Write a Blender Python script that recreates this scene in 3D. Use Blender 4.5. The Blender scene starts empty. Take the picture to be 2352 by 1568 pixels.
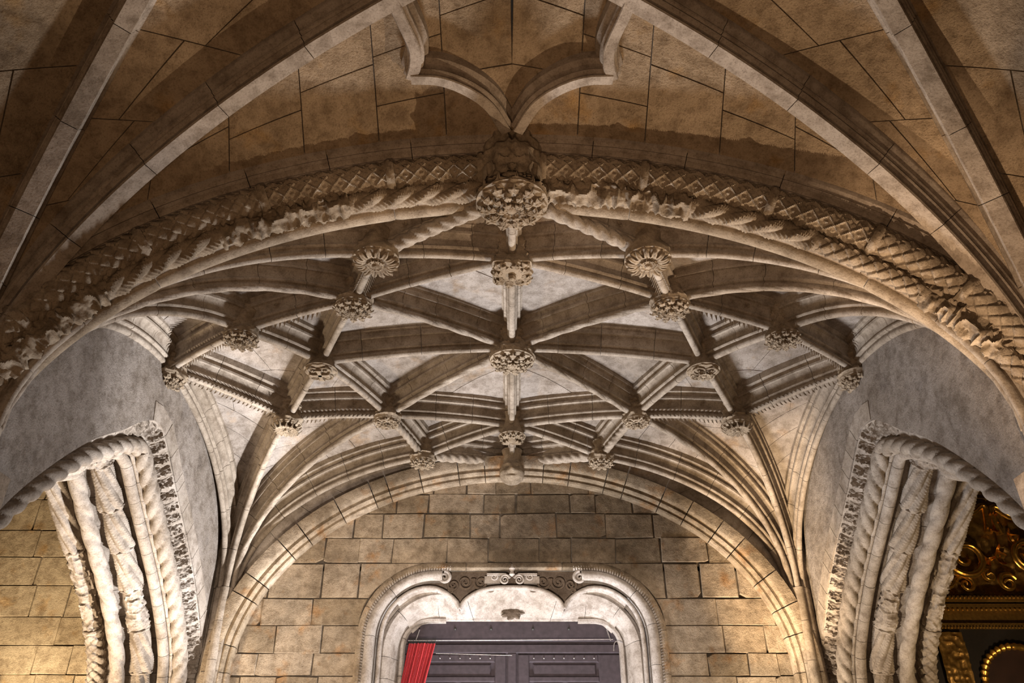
import bpy, math, random
import numpy as np
from mathutils import Vector, Matrix

random.seed(7)
rng = np.random.default_rng(7)
ZC = 1.6                      # eye height above the floor
scn = bpy.context.scene
COL = scn.collection

# ------------------------------------------------------------------ camera, world, lights, exposure
cam_d = bpy.data.cameras.new('camera')
cam_d.sensor_width = 36.0
cam_d.lens = 1850.0 / 2352 * 36
cam = bpy.data.objects.new('camera', cam_d)
COL.objects.link(cam)
cam.location = (0, 0, ZC)
cam.rotation_euler = (math.pi / 2 + 0.561, 0, 0)
scn.camera = cam

world = bpy.data.worlds.new('world')
scn.world = world
world.use_nodes = True
world.node_tree.nodes['Background'].inputs[0].default_value = (0.75, 0.62, 0.52, 1)
world.node_tree.nodes['Background'].inputs[1].default_value = 0.02

scn.view_settings.view_transform = 'Standard'
scn.view_settings.look = 'None'
scn.view_settings.gamma = 1.0
scn.view_settings.use_curve_mapping = False
scn.view_settings.exposure = 0.0


def aim(o, target):
    d = Vector(target) - o.location
    o.rotation_euler = d.to_track_quat('-Z', 'Y').to_euler()


def area(name, loc, target, sx, sy, power, color, spread=180):
    l = bpy.data.lights.new(name, 'AREA')
    l.shape = 'RECTANGLE'
    l.size, l.size_y = sx, sy
    l.energy, l.color = power, color
    l.spread = math.radians(spread)
    o = bpy.data.objects.new(name, l)
    COL.objects.link(o)
    o.location = loc
    aim(o, target)
    return o


def spot(name, loc, target, power, color, angle, blend=0.4, radius=0.08):
    l = bpy.data.lights.new(name, 'SPOT')
    l.energy, l.color = power, color
    l.spot_size, l.spot_blend = math.radians(angle), blend
    l.shadow_soft_size = radius
    o = bpy.data.objects.new(name, l)
    COL.objects.link(o)
    o.location = loc
    aim(o, target)
    return o


COOL = (0.95, 0.96, 1.0)
WARM = (1.0, 0.72, 0.47)
# daylight coming up from the doorway, low lamps by the piers, nave and chapel light, added fills
area('doorway_daylight', (0.15, 12.75, 0.3), (0.0, 9.3, 7.2), 1.8, 0.6, 600, COOL, 128)
spot('left_floodlight', (-0.5, 12.5, 0.5), (-5.2, 11.4, 5.9), 5300, (0.98, 0.98, 1.0), 46, 0.6, 0.10)
spot('right_floodlight', (4.6, 8.2, 1.5), (1.2, 5.2, 7.9), 1400, (1.0, 0.76, 0.52), 54, 0.35, 0.03)
spot('right_pier_lamp', (3.6, 12.3, 2.6), (4.45, 13.2, 6.3), 1700, (1.0, 0.74, 0.46), 58, 1.0, 0.06)
spot('right_wall_lamp', (3.9, 13.05, 3.3), (4.2, 13.3, 5.0), 70, (1.0, 0.78, 0.52), 170, 0.5, 0.04)
spot('right_jamb_fill', (2.0, 11.6, 0.6), (5.1, 12.6, 4.6), 800, (1.0, 0.82, 0.62), 46, 0.8, 0.12)  # added fill, no fitting there: lifts the right jamb and pier ribs
spot('nave_right_lamp', (2.9, 5.7, 1.4), (4.35, 6.35, 5.6), 1100, WARM, 40, 0.8, 0.05)
area('nave_glow', (-0.8, 0.4, 0.6), (0, 6.3, 6.9), 2.4, 1.2, 66, (1.0, 0.64, 0.38), 100)
spot('wall_fill', (-0.5, 5.5, 1.0), (-0.9, 13.5, 2.7), 3700, (1.0, 0.86, 0.73), 62, 0.6, 0.3)  # added spot brightening the door wall while the rib faces stay dark
area('left_chapel_light', (-6.7, 11.0, 0.6), (-7.6, 13.4, 4.0), 1.0, 1.0, 640, (1.0, 0.80, 0.56))
area('right_chapel_light', (6.6, 10.4, 2.0), (7.7, 13.1, 6.2), 0.4, 0.4, 60, (1.0, 0.72, 0.40))

# ------------------------------------------------------------------ materials


def stone(name, base, dark=0.62, light=1.12, bump=0.5, rough=0.88, vary=0.14, soot=0.0, tint=None, gscale=1.0, stain=None):
    m = bpy.data.materials.new(name)
    m.use_nodes = True
    nt = m.node_tree
    N, Lk = nt.nodes, nt.links
    b = N['Principled BSDF']
    b.inputs['Roughness'].default_value = rough
    b.inputs['Specular IOR Level'].default_value = 0.2
    geo = N.new('ShaderNodeNewGeometry')

    def noise(scale, detail, rgh=0.6):
        n = N.new('ShaderNodeTexNoise')
        n.inputs['Scale'].default_value = scale * gscale
        n.inputs['Detail'].default_value = detail
        n.inputs['Roughness'].default_value = rgh
        Lk.new(geo.outputs['Position'], n.inputs['Vector'])
        return n

    def ramp(src, p0, c0, p1, c1):
        r = N.new('ShaderNodeValToRGB')
        r.color_ramp.elements[0].position = p0
        r.color_ramp.elements[1].position = p1
        r.color_ramp.elements[0].color = (*c0, 1)
        r.color_ramp.elements[1].color = (*c1, 1)
        Lk.new(src, r.inputs[0])
        return r

    def mult(a, c, fac=1.0):
        x = N.new('ShaderNodeMix')
        x.data_type = 'RGBA'
        x.blend_type = 'MULTIPLY'
        x.inputs[0].default_value = fac
        Lk.new(a, x.inputs[6])
        Lk.new(c, x.inputs[7])
        return x.outputs[2]
    bc = np.array(base)
    n1, n2, n3 = noise(0.9, 6), noise(6, 6, 0.7), noise(55, 4, 0.7)
    r1 = ramp(n1.outputs['Fac'], 0.3, tuple(bc * dark * np.array([1.0, 0.94, 0.86])), 0.66, tuple(np.minimum(bc * light, 1)))
    r2 = ramp(n2.outputs['Fac'], 0.36, (0.54, 0.50, 0.46), 0.56, (1.04, 1.04, 1.04))
    r3 = ramp(n3.outputs['Fac'], 0.32, (0.56, 0.53, 0.5), 0.5, (1, 1, 1))
    c = mult(mult(r1.outputs[0], r2.outputs[0], 0.8), r3.outputs[0], 0.8)
    oi = N.new('ShaderNodeObjectInfo')
    rr = ramp(oi.outputs['Random'], 0.0, (1 - vary, 1 - vary * 1.1, 1 - vary * 1.3), 1.0, (1.0, 1.0, 1.0))
    c = mult(c, rr.outputs[0])
    if tint:
        n4 = noise(2.3, 3)
        r4 = ramp(n4.outputs['Fac'], 0.58, (1, 1, 1), 0.72, tint)
        c = mult(c, r4.outputs[0])
    if soot:
        n5 = noise(1.7, 5, 0.65)
        r5 = ramp(n5.outputs['Fac'], 0.42, (1 - soot,) * 3, 0.6, (1, 1, 1))
        c = mult(c, r5.outputs[0])
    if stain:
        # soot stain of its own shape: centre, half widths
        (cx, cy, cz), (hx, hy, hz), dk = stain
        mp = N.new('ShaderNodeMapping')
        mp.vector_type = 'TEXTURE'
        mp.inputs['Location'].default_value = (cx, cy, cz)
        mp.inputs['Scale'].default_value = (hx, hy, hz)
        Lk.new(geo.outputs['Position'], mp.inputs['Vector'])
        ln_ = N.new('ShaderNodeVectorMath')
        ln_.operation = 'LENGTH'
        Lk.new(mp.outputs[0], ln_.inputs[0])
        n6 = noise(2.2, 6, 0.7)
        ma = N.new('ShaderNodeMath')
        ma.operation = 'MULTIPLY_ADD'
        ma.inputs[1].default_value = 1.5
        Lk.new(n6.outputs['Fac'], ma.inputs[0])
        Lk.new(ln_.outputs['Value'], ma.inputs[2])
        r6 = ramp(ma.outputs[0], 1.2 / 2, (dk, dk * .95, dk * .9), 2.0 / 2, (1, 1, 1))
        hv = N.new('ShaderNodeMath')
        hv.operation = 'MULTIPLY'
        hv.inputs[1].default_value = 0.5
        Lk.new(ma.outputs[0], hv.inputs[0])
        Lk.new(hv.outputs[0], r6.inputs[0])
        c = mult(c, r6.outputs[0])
    Lk.new(c, b.inputs['Base Color'])
    add = N.new('ShaderNodeMath')
    add.operation = 'MULTIPLY_ADD'
    add.inputs[1].default_value = 0.35
    Lk.new(n3.outputs['Fac'], add.inputs[0])
    Lk.new(n2.outputs['Fac'], add.inputs[2])
    bp = N.new('ShaderNodeBump')
    bp.inputs['Strength'].default_value = bump
    bp.inputs['Distance'].default_value = 0.03
    Lk.new(add.outputs[0], bp.inputs['Height'])
    Lk.new(bp.outputs[0], b.inputs['Normal'])
    return m


def plain(name, col, rough=0.6, metal=0.0, bump=0.0, scale=30.0):
    m = bpy.data.materials.new(name)
    m.use_nodes = True
    nt = m.node_tree
    b = nt.nodes['Principled BSDF']
    b.inputs['Roughness'].default_value = rough
    b.inputs['Metallic'].default_value = metal
    n = nt.nodes.new('ShaderNodeTexNoise')
    n.inputs['Scale'].default_value = scale
    n.inputs['Detail'].default_value = 5
    geo = nt.nodes.new('ShaderNodeNewGeometry')
    nt.links.new(geo.outputs['Position'], n.inputs['Vector'])
    r = nt.nodes.new('ShaderNodeValToRGB')
    r.color_ramp.elements[0].position = 0.3
    r.color_ramp.elements[1].position = 0.7
    r.color_ramp.elements[0].color = (*[x * 0.7 for x in col], 1)
    r.color_ramp.elements[1].color = (*[min(1, x * 1.15) for x in col], 1)
    nt.links.new(n.outputs['Fac'], r.inputs[0])
    nt.links.new(r.outputs[0], b.inputs['Base Color'])
    if bump:
        bp = nt.nodes.new('ShaderNodeBump')
        bp.inputs['Strength'].default_value = bump
        bp.inputs['Distance'].default_value = 0.01
        nt.links.new(n.outputs['Fac'], bp.inputs['Height'])
        nt.links.new(bp.outputs[0], b.inputs['Normal'])
    return m


M = dict(
    rib=stone('rib_limestone', (0.37, 0.315, 0.26), bump=0.4),
    ribfront=stone('front_rib_limestone', (0.36, 0.30, 0.245), bump=0.3, dark=0.7),
    carved=stone('carved_limestone', (0.36, 0.29, 0.215), bump=0.6, dark=0.6),
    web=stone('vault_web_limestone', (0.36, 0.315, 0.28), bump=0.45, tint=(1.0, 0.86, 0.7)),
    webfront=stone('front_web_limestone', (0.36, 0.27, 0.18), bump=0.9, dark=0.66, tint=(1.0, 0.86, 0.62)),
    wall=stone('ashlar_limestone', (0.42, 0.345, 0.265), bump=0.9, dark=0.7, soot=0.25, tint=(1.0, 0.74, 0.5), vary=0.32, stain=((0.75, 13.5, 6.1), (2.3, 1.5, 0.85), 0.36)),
    chapel=stone('chapel_ashlar', (0.52, 0.42, 0.28), bump=0.7, tint=(1.0, 0.82, 0.58), vary=0.2),
    plaster=stone('grey_wall_plaster', (0.29, 0.255, 0.228), bump=0.8, dark=0.7, tint=(0.8, 0.8, 0.82)),
    pale=stone('pale_carved_limestone', (0.37, 0.325, 0.285), bump=0.5, dark=0.72),
    door=stone('door_surround_limestone', (0.38, 0.35, 0.333), bump=0.3, dark=0.78, vary=0.08),
    soot=stone('sooty_limestone', (0.16, 0.125, 0.10), bump=0.8),
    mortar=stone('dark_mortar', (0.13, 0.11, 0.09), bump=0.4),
    floor=stone('floor_limestone', (0.42, 0.36, 0.3), bump=0.2),
    wood=plain('dark_purple_wood', (0.040, 0.029, 0.036), 0.85, 0, 0.15, 14),
    gold=plain('worn_gilding', (0.85, 0.48, 0.10), 0.32, 0.9, 0.5, 18),
    golddark=plain('dark_gilding', (0.30, 0.17, 0.045), 0.45, 0.7, 0.6, 22),
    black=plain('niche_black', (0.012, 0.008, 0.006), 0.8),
    cloth=plain('red_curtain_cloth', (0.36, 0.022, 0.028), 0.85, 0, 0.1, 60),
    wire=plain('steel_wire', (0.5, 0.47, 0.47), 0.35, 0.8),
    hook=plain('dark_hook_metal', (0.05, 0.05, 0.045), 0.5, 0.6),
    paint=plain('painted_figure', (0.035, 0.014, 0.009), 0.7, 0, 0, 5),
)

# ------------------------------------------------------------------ object helpers
WLOC = {}


def thing(name, label, cat, loc=(0, 0, 0), group=None):
    o = bpy.data.objects.new(name, None)
    o.empty_display_size = 0.1
    COL.objects.link(o)
    o.location = loc
    o['label'], o['category'] = label, cat
    if group:
        o['group'] = group
    WLOC[o.name] = np.array(loc, float)
    return o


def build(name, V, F, mat, parent=None, mirror=False, smooth=True, angle=38, kind=None, quad=None):
    """V world coordinates, F list of index tuples; local to the parent's origin."""
    V = np.array(V, float).reshape(-1, 3)
    if mirror:
        V = V * np.array([-1, 1, 1])
    base = WLOC[parent.name] if parent is not None else np.zeros(3)
    if parent is None:
        org = np.zeros(3)
    else:
        org = V.mean(0)
    me = bpy.data.meshes.new(name)
    if mirror:
        F = [tuple(f)[::-1] for f in F]
    me.from_pydata((V - org).tolist(), [], [tuple(f) for f in F])
    me.materials.append(mat)
    if smooth:
        me.shade_smooth()
        me.set_sharp_from_angle(angle=math.radians(angle))
    o = bpy.data.objects.new(name, me)
    COL.objects.link(o)
    if parent is not None:
        o.parent = parent
        o.location = org - base
    WLOC[o.name] = org
    if kind:
        o['kind'] = kind
    return o


def gridfaces(n, m, cu=False, cv=False, off=0):
    F = []
    for i in range(n if cu else n - 1):
        i2 = (i + 1) % n
        for j in range(m if cv else m - 1):
            j2 = (j + 1) % m
            F.append((off + i * m + j, off + i * m + j2, off + i2 * m + j2, off + i2 * m + j))
    return F


class Mesh:
    def __init__(self):
        self.V, self.F, self.n = [], [], 0

    def add(self, V, F):
        V = np.asarray(V, float).reshape(-1, 3)
        self.V.append(V)
        self.F += [tuple(i + self.n for i in f) for f in F]
        self.n += len(V)

    def grid(self, G, cu=False, cv=False):
        n, m = G.shape[:2]
        self.add(G, gridfaces(n, m, cu, cv))

    def box(self, lo, hi):
        x0, y0, z0 = lo
        x1, y1, z1 = hi
        V = [(x0, y0, z0), (x1, y0, z0), (x1, y1, z0), (x0, y1, z0), (x0, y0, z1), (x1, y0, z1), (x1, y1, z1), (x0, y1, z1)]
        self.add(V, [(0, 3, 2, 1), (4, 5, 6, 7), (0, 1, 5, 4), (1, 2, 6, 5), (2, 3, 7, 6), (3, 0, 4, 7)])

    def done(self, name, mat, parent=None, **k):
        return build(name, np.concatenate(self.V), self.F, mat, parent, **k)


def vn(u, v, seed=0.0):
    """value noise"""
    u, v = np.broadcast_arrays(np.asarray(u, float), np.asarray(v, float))
    i, j = np.floor(u), np.floor(v)
    fu, fv = u - i, v - j
    fu, fv = fu * fu * (3 - 2 * fu), fv * fv * (3 - 2 * fv)

    def h(a, b):
        s = np.sin(a * 127.1 + b * 311.7 + seed * 74.7) * 43758.5453
        return s - np.floor(s)
    return (h(i, j) * (1 - fu) + h(i + 1, j) * fu) * (1 - fv) + (h(i, j + 1) * (1 - fu) + h(i + 1, j + 1) * fu) * fv


def resample(P, n):
    P = np.asarray(P, float)
    s = np.r_[0, np.cumsum(np.linalg.norm(np.diff(P, axis=0), axis=1))]
    t = np.linspace(0, s[-1], n)
    return np.stack([np.interp(t, s, P[:, k]) for k in range(P.shape[1])], 1)


def plen(P):
    return float(np.linalg.norm(np.diff(P, axis=0), axis=1).sum())


def spline(P, n):
    """Catmull-Rom through points"""
    P = np.asarray(P, float)
    Q = np.vstack([2 * P[0] - P[1], P, 2 * P[-1] - P[-2]])
    out = []
    k = 12
    for i in range(len(P) - 1):
        t = np.linspace(0, 1, k, endpoint=False)[:, None]
        a, b, c, d = Q[i], Q[i + 1], Q[i + 2], Q[i + 3]
        out.append(0.5 * (2 * b + (c - a) * t + (2 * a - 5 * b + 4 * c - d) * t ** 2 + (3 * b - a - 3 * c + d) * t ** 3))
    out.append(P[-1:])
    return resample(np.vstack(out), n)


def frame(P, L):
    """tangent and underside normal of a planar path with constant binormal L (may be per point)"""
    T = np.gradient(P, axis=0)
    T /= np.linalg.norm(T, axis=1)[:, None]
    L = np.broadcast_to(np.asarray(L, float), P.shape)
    Nn = np.cross(T, L)
    Nn /= np.linalg.norm(Nn, axis=1)[:, None]
    return T, L, Nn


def extrude(P, L, prof, Nn=None):
    """closed profile (a sideways, h away from the underside) along a path; returns V, F with end caps"""
    if Nn is None:
        _, L, Nn = frame(P, L)
    prof = np.asarray(prof, float)
    n, m = len(P), len(prof)
    V = P[:, None] + prof[None, :, 0, None] * L[:, None] - prof[None, :, 1, None] * Nn[:, None]
    F = gridfaces(n, m, False, True)
    F.append(tuple(range(m))[::-1])
    F.append(tuple((n - 1) * m + i for i in range(m)))
    return V.reshape(-1, 3), F


def voussoirs(P, L, prof, mat, parent, seg=0.6, gap=0.007, name='voussoir', mirror=False, jitter=0.15, step=0.14):
    """a run of separate stones along a path"""
    P = np.asarray(P, float)
    _, Lf, Nn = frame(P, L)
    s = np.r_[0, np.cumsum(np.linalg.norm(np.diff(P, axis=0), axis=1))]
    tot = s[-1]
    k = max(1, int(round(tot / seg)))
    cuts = np.linspace(0, tot, k + 1)
    cuts[1:-1] += (rng.random(k - 1) - 0.5) * 2 * jitter * tot / k
    out = []
    for a, b in zip(cuts[:-1], cuts[1:]):
        m = max(2, int((b - a) / step) + 1)
        t = np.linspace(a + gap / 2, b - gap / 2, m)
        f = lambda A: np.stack([np.interp(t, s, A[:, q]) for q in range(3)], 1)
        n2 = f(Nn)
        n2 /= np.linalg.norm(n2, axis=1)[:, None]
        l2 = f(np.array(Lf))
        off = (rng.random() - 0.5) * 0.006
        V, F = extrude(f(P) - n2 * off, l2, prof, n2)
        out.append(build(name, V, F, mat, parent, mirror=mirror))
    return out


def tube(P, L, rfun, nth, cap=True):
    """tube with radius r(theta, s) about a path; theta 0 = +L, pi/2 = away from the underside"""
    _, Lf, Nn = frame(P, L)
    s = np.r_[0, np.cumsum(np.linalg.norm(np.diff(P, axis=0), axis=1))]
    th = np.linspace(0, 2 * np.pi, nth, endpoint=False)
    R = rfun(th[None, :], s[:, None])
    R = np.broadcast_to(R, (len(P), nth))
    V = P[:, None] + R[..., None] * (np.cos(th)[None, :, None] * Lf[:, None] - np.sin(th)[None, :, None] * Nn[:, None])
    F = gridfaces(len(P), nth, False, True)
    if cap:
        F.append(tuple(range(nth))[::-1])
        F.append(tuple((len(P) - 1) * nth + i for i in range(nth)))
    return V.reshape(-1, 3), F


def lathe(zr, n, c=(0, 0, 0), disp=None):
    """zr list of (r, z); disp(theta, k) radial factor"""
    zr = np.asarray(zr, float)
    th = np.linspace(0, 2 * np.pi, n, endpoint=False)
    R = np.repeat(zr[:, :1], n, 1)
    if disp is not None:
        R = R * disp(th[None, :], np.arange(len(zr))[:, None])
    V = np.stack([R * np.cos(th), R * np.sin(th), np.repeat(zr[:, 1:2], n, 1)], -1) + np.array(c)
    F = gridfaces(len(zr), n, False, True)
    F.append(tuple(range(n))[::-1])
    F.append(tuple((len(zr) - 1) * n + i for i in range(n)))
    return V.reshape(-1, 3), F


def half(p):
    """mirror half profile (bottom to top) into a closed one"""
    p = list(p)
    return p + [(-a, h) for a, h in reversed(p) if a != 0]


# rib cross sections: soffit roll at the bottom, hollows and fillets, wide top bedded in the web
PR_RIB = half([(0, 0), (.022, .004), (.040, .02), (.047, .045), (.041, .07), (.029, .086), (.029, .1), (.056, .107), (.068, .125),
               (.064, .145), (.046, .16), (.046, .2), (.058, .25), (.085, .285), (.115, .292), (.12, .32), (.1, .335), (.105, .375),
               (.145, .405), (.145, .52)])
PR_SHAFT = half([(0, 0), (.04, .006), (.07, .03), (.08, .07), (.066, .11), (.045, .125), (.07, .14), (.085, .16), (.07, .19), (.09, .25), (.13, .28), (.13, .36)])
PR_FRONT = half([(0, 0), (.075, 0), (.085, .02), (.07, .05), (.068, .10), (.095, .118), (.105, .135), (.095, .152), (.08, .16), (.08, .178), (.11, .19),
                 (.118, .21), (.105, .225), (.115, .27), (.15, .30), (.16, .32), (.16, .45)])
PR_CUSP = half([(0, 0), (.05, 0), (.06, .012), (.05, .03), (.05, .05), (.075, .06), (.085, .075), (.075, .09), (.065, .11), (.075, .16), (.11, .19), (.12, .2), (.12, .46)])
DEPTH = 0.42

# ------------------------------------------------------------------ vault geometry (heights relative to the eye)
YC, HD = 10.0, 3.551
CLS = dict(B=(1.529, 2.798, 5.614), D=(2.0, 1.613, 5.79), F=(3.482, 1.258, 5.552), C=(0, 2.274, 5.838), E=(0, 0, 5.962),
           G=(2.741, 0, 5.797), H=(4.913, 0, 5.653), A=(0, HD, 5.641))
LIFT = dict(A=.17, B=.03, C=.14, D=.05, E=.15, F=.06, G=.08, H=.10)


def V3(x, y, z):
    return np.array([x, y, z + ZC], float)


def boss_pt(c, sx, sy):
    x, y, z = CLS[c]
    return V3(x * sx, YC + y * sy, z)


def rib_pt(c, sx, sy):
    return boss_pt(c, sx, sy) + np.array([0, 0, LIFT[c]])


def pier(sx, sy):
    return np.array([sx * (4.78 if sy > 0 else 4.85), 13.45 if sy > 0 else 6.45])


def spring_path(c2, end, z0, start=0.28, phim=82, n=40, shaft=True):
    """rib rising from a pier: vertical shaft, then a flattened quarter curve up to `end`"""
    c2 = np.array(c2, float)
    d = end[:2] - c2
    Lh = np.linalg.norm(d)
    d /= Lh
    pm = math.radians(phim)
    ph = np.linspace(0, pm, n)
    q = start + (Lh - start) * (1 - np.cos(ph)) / (1 - math.cos(pm))
    z = z0 + ZC + (end[2] - z0 - ZC) * np.sin(ph) / math.sin(pm)
    P = np.stack([c2[0] + d[0] * q, c2[1] + d[1] * q, z], 1)
    L = np.array([d[1], -d[0], 0.0])
    S = None
    if shaft:
        zz = np.linspace(0.0, z0 + ZC, 12)
        S = np.stack([np.full(12, P[0, 0]), np.full(12, P[0, 1]), zz], 1)
    return P, L, S


def edge_path(a, b, sag=None, n=16):
    d = b[:2] - a[:2]
    Lh = np.linalg.norm(d)
    d = d / Lh
    if sag is None:
        sag = 0.02 * Lh
    t = np.linspace(0, 1, n)
    P = a[None] * (1 - t[:, None]) + b[None] * t[:, None]
    P[:, 2] += sag * 4 * t * (1 - t)
    return P, np.array([d[1], -d[0], 0.0])


def web_line(P, L, d=DEPTH):
    _, _, Nn = frame(P, L)
    return P - Nn * d


def side(sx):
    return 'left' if sx < 0 else 'right'


def bname(c, sx, sy):
    f = sy < 0
    s = side(sx)
    return {'A': 'great rose boss' if f else 'head corbel over the door',
            'B': f'{s} daisy boss' if f else f'{s} lace boss',
            'C': 'square flowered pendant boss' if f else 'bird-like boss', 'D': f'{s} twelve-leaf boss' if f else f'{s} ring-leaf boss',
            'E': 'large central boss', 'F': f'{s} leaf-crown boss' if f else f'{s} curled-leaf boss',
            'G': 'cross boss' if sx < 0 else 'knotwork boss', 'H': f'{s} wall boss'}[c]


# ------------------------------------------------------------------ floor and room shell
def struct(name, loc=(0, 0, 0)):
    o = bpy.data.objects.new(name, None)
    o.empty_display_size = 0.1
    COL.objects.link(o)
    o.location = loc
    o['kind'] = 'structure'
    WLOC[o.name] = np.array(loc, float)
    return o


fl = Mesh()
fl.box((-9, -6, -0.1), (9, 14.2, 0))
f_ = fl.done('floor', M['floor'])
f_['kind'] = 'structure'

# ------------------------------------------------------------------ rear vault: ribs
RIBS = {}


def rope_part(P, L, parent, r=0.058, k=3, pitch=0.34, lift=0.045, mat=None):
    """twisted rope roll under a rib"""
    n = max(24, int(plen(P) / 0.018))
    Q = resample(P, n)
    _, _, Nn = frame(Q, L)
    Q = Q - Nn * lift

    def rf(th, s):
        w = (th * k / (2 * np.pi) + s / pitch * k) % 1.0
        return r * (0.78 + 0.42 * np.abs(np.sin(np.pi * w)) ** 0.7)
    V, F = tube(Q, L, rf, 20)
    return build('rope_moulding', V, F, mat or M['rib'], parent)


def fringe_part(P, L, parent, seed=0, size=0.085, step=0.06):
    """row of small pointed leaves along both edges of a rib's underside"""
    Q = resample(P, max(8, int(plen(P) / step)))
    T, Lf, Nn = frame(Q, L)
    m = Mesh()
    for sgn in (-1, 1):
        for i in range(len(Q)):
            ln = size * (0.8 + 0.5 * vn(i * 1.3, sgn, seed))
            p = Q[i] - Nn[i] * 0.035 + Lf[i] * sgn * 0.045
            o = Lf[i] * sgn * ln * 0.6 + Nn[i] * ln * 0.65 + T[i] * ln * 0.5
            w = T[i] * 0.022
            t = -Nn[i] * 0.02
            m.add([p - w, p + w, p + o, p - w + t, p + w + t, p + o * 0.55 + Nn[i] * .02], [(0, 1, 2), (5, 4, 3), (0, 2, 5, 3), (1, 4, 5, 2)])
    return m.done('leaf_fringe', M['rib'], parent, smooth=False, kind='stuff')


def floret_parts(P, L, parent, n=3):
    """little square flowers in the hollow on both sides of a rib"""
    Q = resample(P, n + 2)[1:-1]
    T, Lf, Nn = frame(Q, L) if len(Q) > 1 else (None, None, None)
    if T is None:
        return
    for i in range(len(Q)):
        for sgn in (-1, 1):
            c = Q[i] - Nn[i] * 0.225 + Lf[i] * sgn * 0.056
            m = Mesh()
            u, v, w = T[i], -Nn[i], Lf[i] * sgn
            for a in range(4):
                an = a * math.pi / 2 + math.pi / 4
                dirv = u * math.cos(an) + v * math.sin(an)
                per = -u * math.sin(an) + v * math.cos(an)
                m.add([c, c + dirv * .03 + per * .018 + w * .025, c + dirv * .045 + w * .012, c + dirv * .03 - per * .018 + w * .025], [(0, 1, 2, 3)])
            m.add([c + w * .03 + u * .012, c + w * .03 + v * .012, c + w * .03 - u * .012, c + w * .03 - v * .012, c + w * .005], [(0, 1, 2, 3), (0, 4, 1), (1, 4, 2), (2, 4, 3), (3, 4, 0)])
            m.done('floret', M['carved'], parent, smooth=False)


def make_rib(key, P, L, label, S=None, rope=None, fringe=False, florets=0, mat='rib', prof=None, cat='rib', seg=0.62, name='vault_rib', group='ribs of the star vault'):
    base = S[0] if S is not None else P[0]
    t = thing(name, label, cat, tuple(base), group)
    prof = PR_RIB if prof is None else prof
    if S is not None:
        voussoirs(S[:3], L, PR_SHAFT, M[mat], t, 9, name='shaft_stone')
        voussoirs(S[2:], L, PR_SHAFT, M[mat], t, 0.62, name='shaft_stone')
    voussoirs(P, L, prof, M[mat], t, seg)
    if rope:
        rope_part(P, L, t, *rope)
    if fringe:
        fringe_part(P, L, t, seed=len(RIBS))
    if florets:
        floret_parts(P, L, t, florets)
    RIBS[key] = (P, L)
    return t


FRONT, REAR = -1, 1
for sy in (FRONT, REAR):
    pn = 'front' if sy < 0 else 'rear'
    for sx in (-1, 1):
        c2 = pier(sx, sy)
        z0 = 3.6 if sy > 0 else 3.2
        for c in ('B', 'D', 'F'):
            e = rib_pt(c, sx, sy)
            P, L, S = spring_path(c2, e, z0)
            how = {'B': 'longest', 'D': 'middle', 'F': 'short'}[c]
            if sy > 0:
                how = {'B': 'low sweeping', 'D': 'middle', 'F': 'steep'}[c]
            make_rib(('S', c, sx, sy), P, L, f'{how} rib rising from the {side(sx)} {pn} pier to the {bname(c, sx, sy)}', S=S,
                     rope=(0.042, 2, 0.9, 0.04) if c == 'D' else None)
        # wall rib along the side wall
        e = rib_pt('H', sx, sy)
        w2 = np.array([sx * (4.76 if sy > 0 else 4.86), c2[1]])
        P, L, S = spring_path(w2, e, z0, start=0.2, phim=88)
        make_rib(('S', 'H', sx, sy), P, L, f'wall rib from the {side(sx)} {pn} pier up the side wall to the {bname("H", sx, sy)}', S=S)
        # ribs between bosses
        plans = [('A', 'B', dict(rope=(0.075, 3, 0.5, 0.06), florets=3 if sy < 0 else 0)), ('B', 'C', {}), ('B', 'D', dict(fringe=True)), ('C', 'D', {}),
                 ('D', 'E', dict(rope=(0.044, 2, 0.8, 0.04))), ('D', 'F', dict(fringe=True, florets=2)), ('D', 'G', {}), ('F', 'G', {}), ('F', 'H', dict(fringe=True, florets=1))]
        if sy > 0:
            plans[2] = ('B', 'D', dict(rope=(0.055, 3, 0.4, 0.045)))
        for a, b, kw in plans:
            P, L = edge_path(rib_pt(a, sx, sy), rib_pt(b, sx, sy))
            look = 'rope-edged' if kw.get('rope') else ('leaf-fringed' if kw.get('fringe') else 'plain moulded')
            make_rib((a, b, sx, sy), P, L, f'{look} rib from the {bname(a, sx, sy)} to the {bname(b, sx, sy)}', **kw)
    for a, b in (('A', 'C'), ('C', 'E')):
        P, L = edge_path(rib_pt(a, 1, sy), rib_pt(b, 1, sy), 0.02)
        make_rib((a, b, 0, sy), P, L, f'straight ridge rib from the {bname(a, 1, sy)} to the {bname(b, 1, sy)}', florets=0)
for sx in (-1, 1):
    P, L = edge_path(rib_pt('G', sx, 1), rib_pt('E', sx, 1))
    make_rib(('G', 'E', sx, 0), P, L, f'plain cross rib from the {bname("G", sx, 1)} to the large central boss')


# ------------------------------------------------------------------ transverse carved arch and door-wall arch
def ellipse_arch(a, z0, z1, Y, n=160, lo=0.0):
    ph = np.linspace(0, np.pi, n)
    P = np.stack([-a * np.cos(ph), np.full(n, Y), z0 + ZC + (z1 - z0) * np.sin(ph)], 1)
    return P, np.array([0.0, -1.0, 0.0])


TA, TAL = ellipse_arch(4.8, 2.8, 5.84, 6.4, 400)
WALLARCH, WAL = ellipse_arch(4.42, 2.3, 5.52, 13.40, 160)

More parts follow.
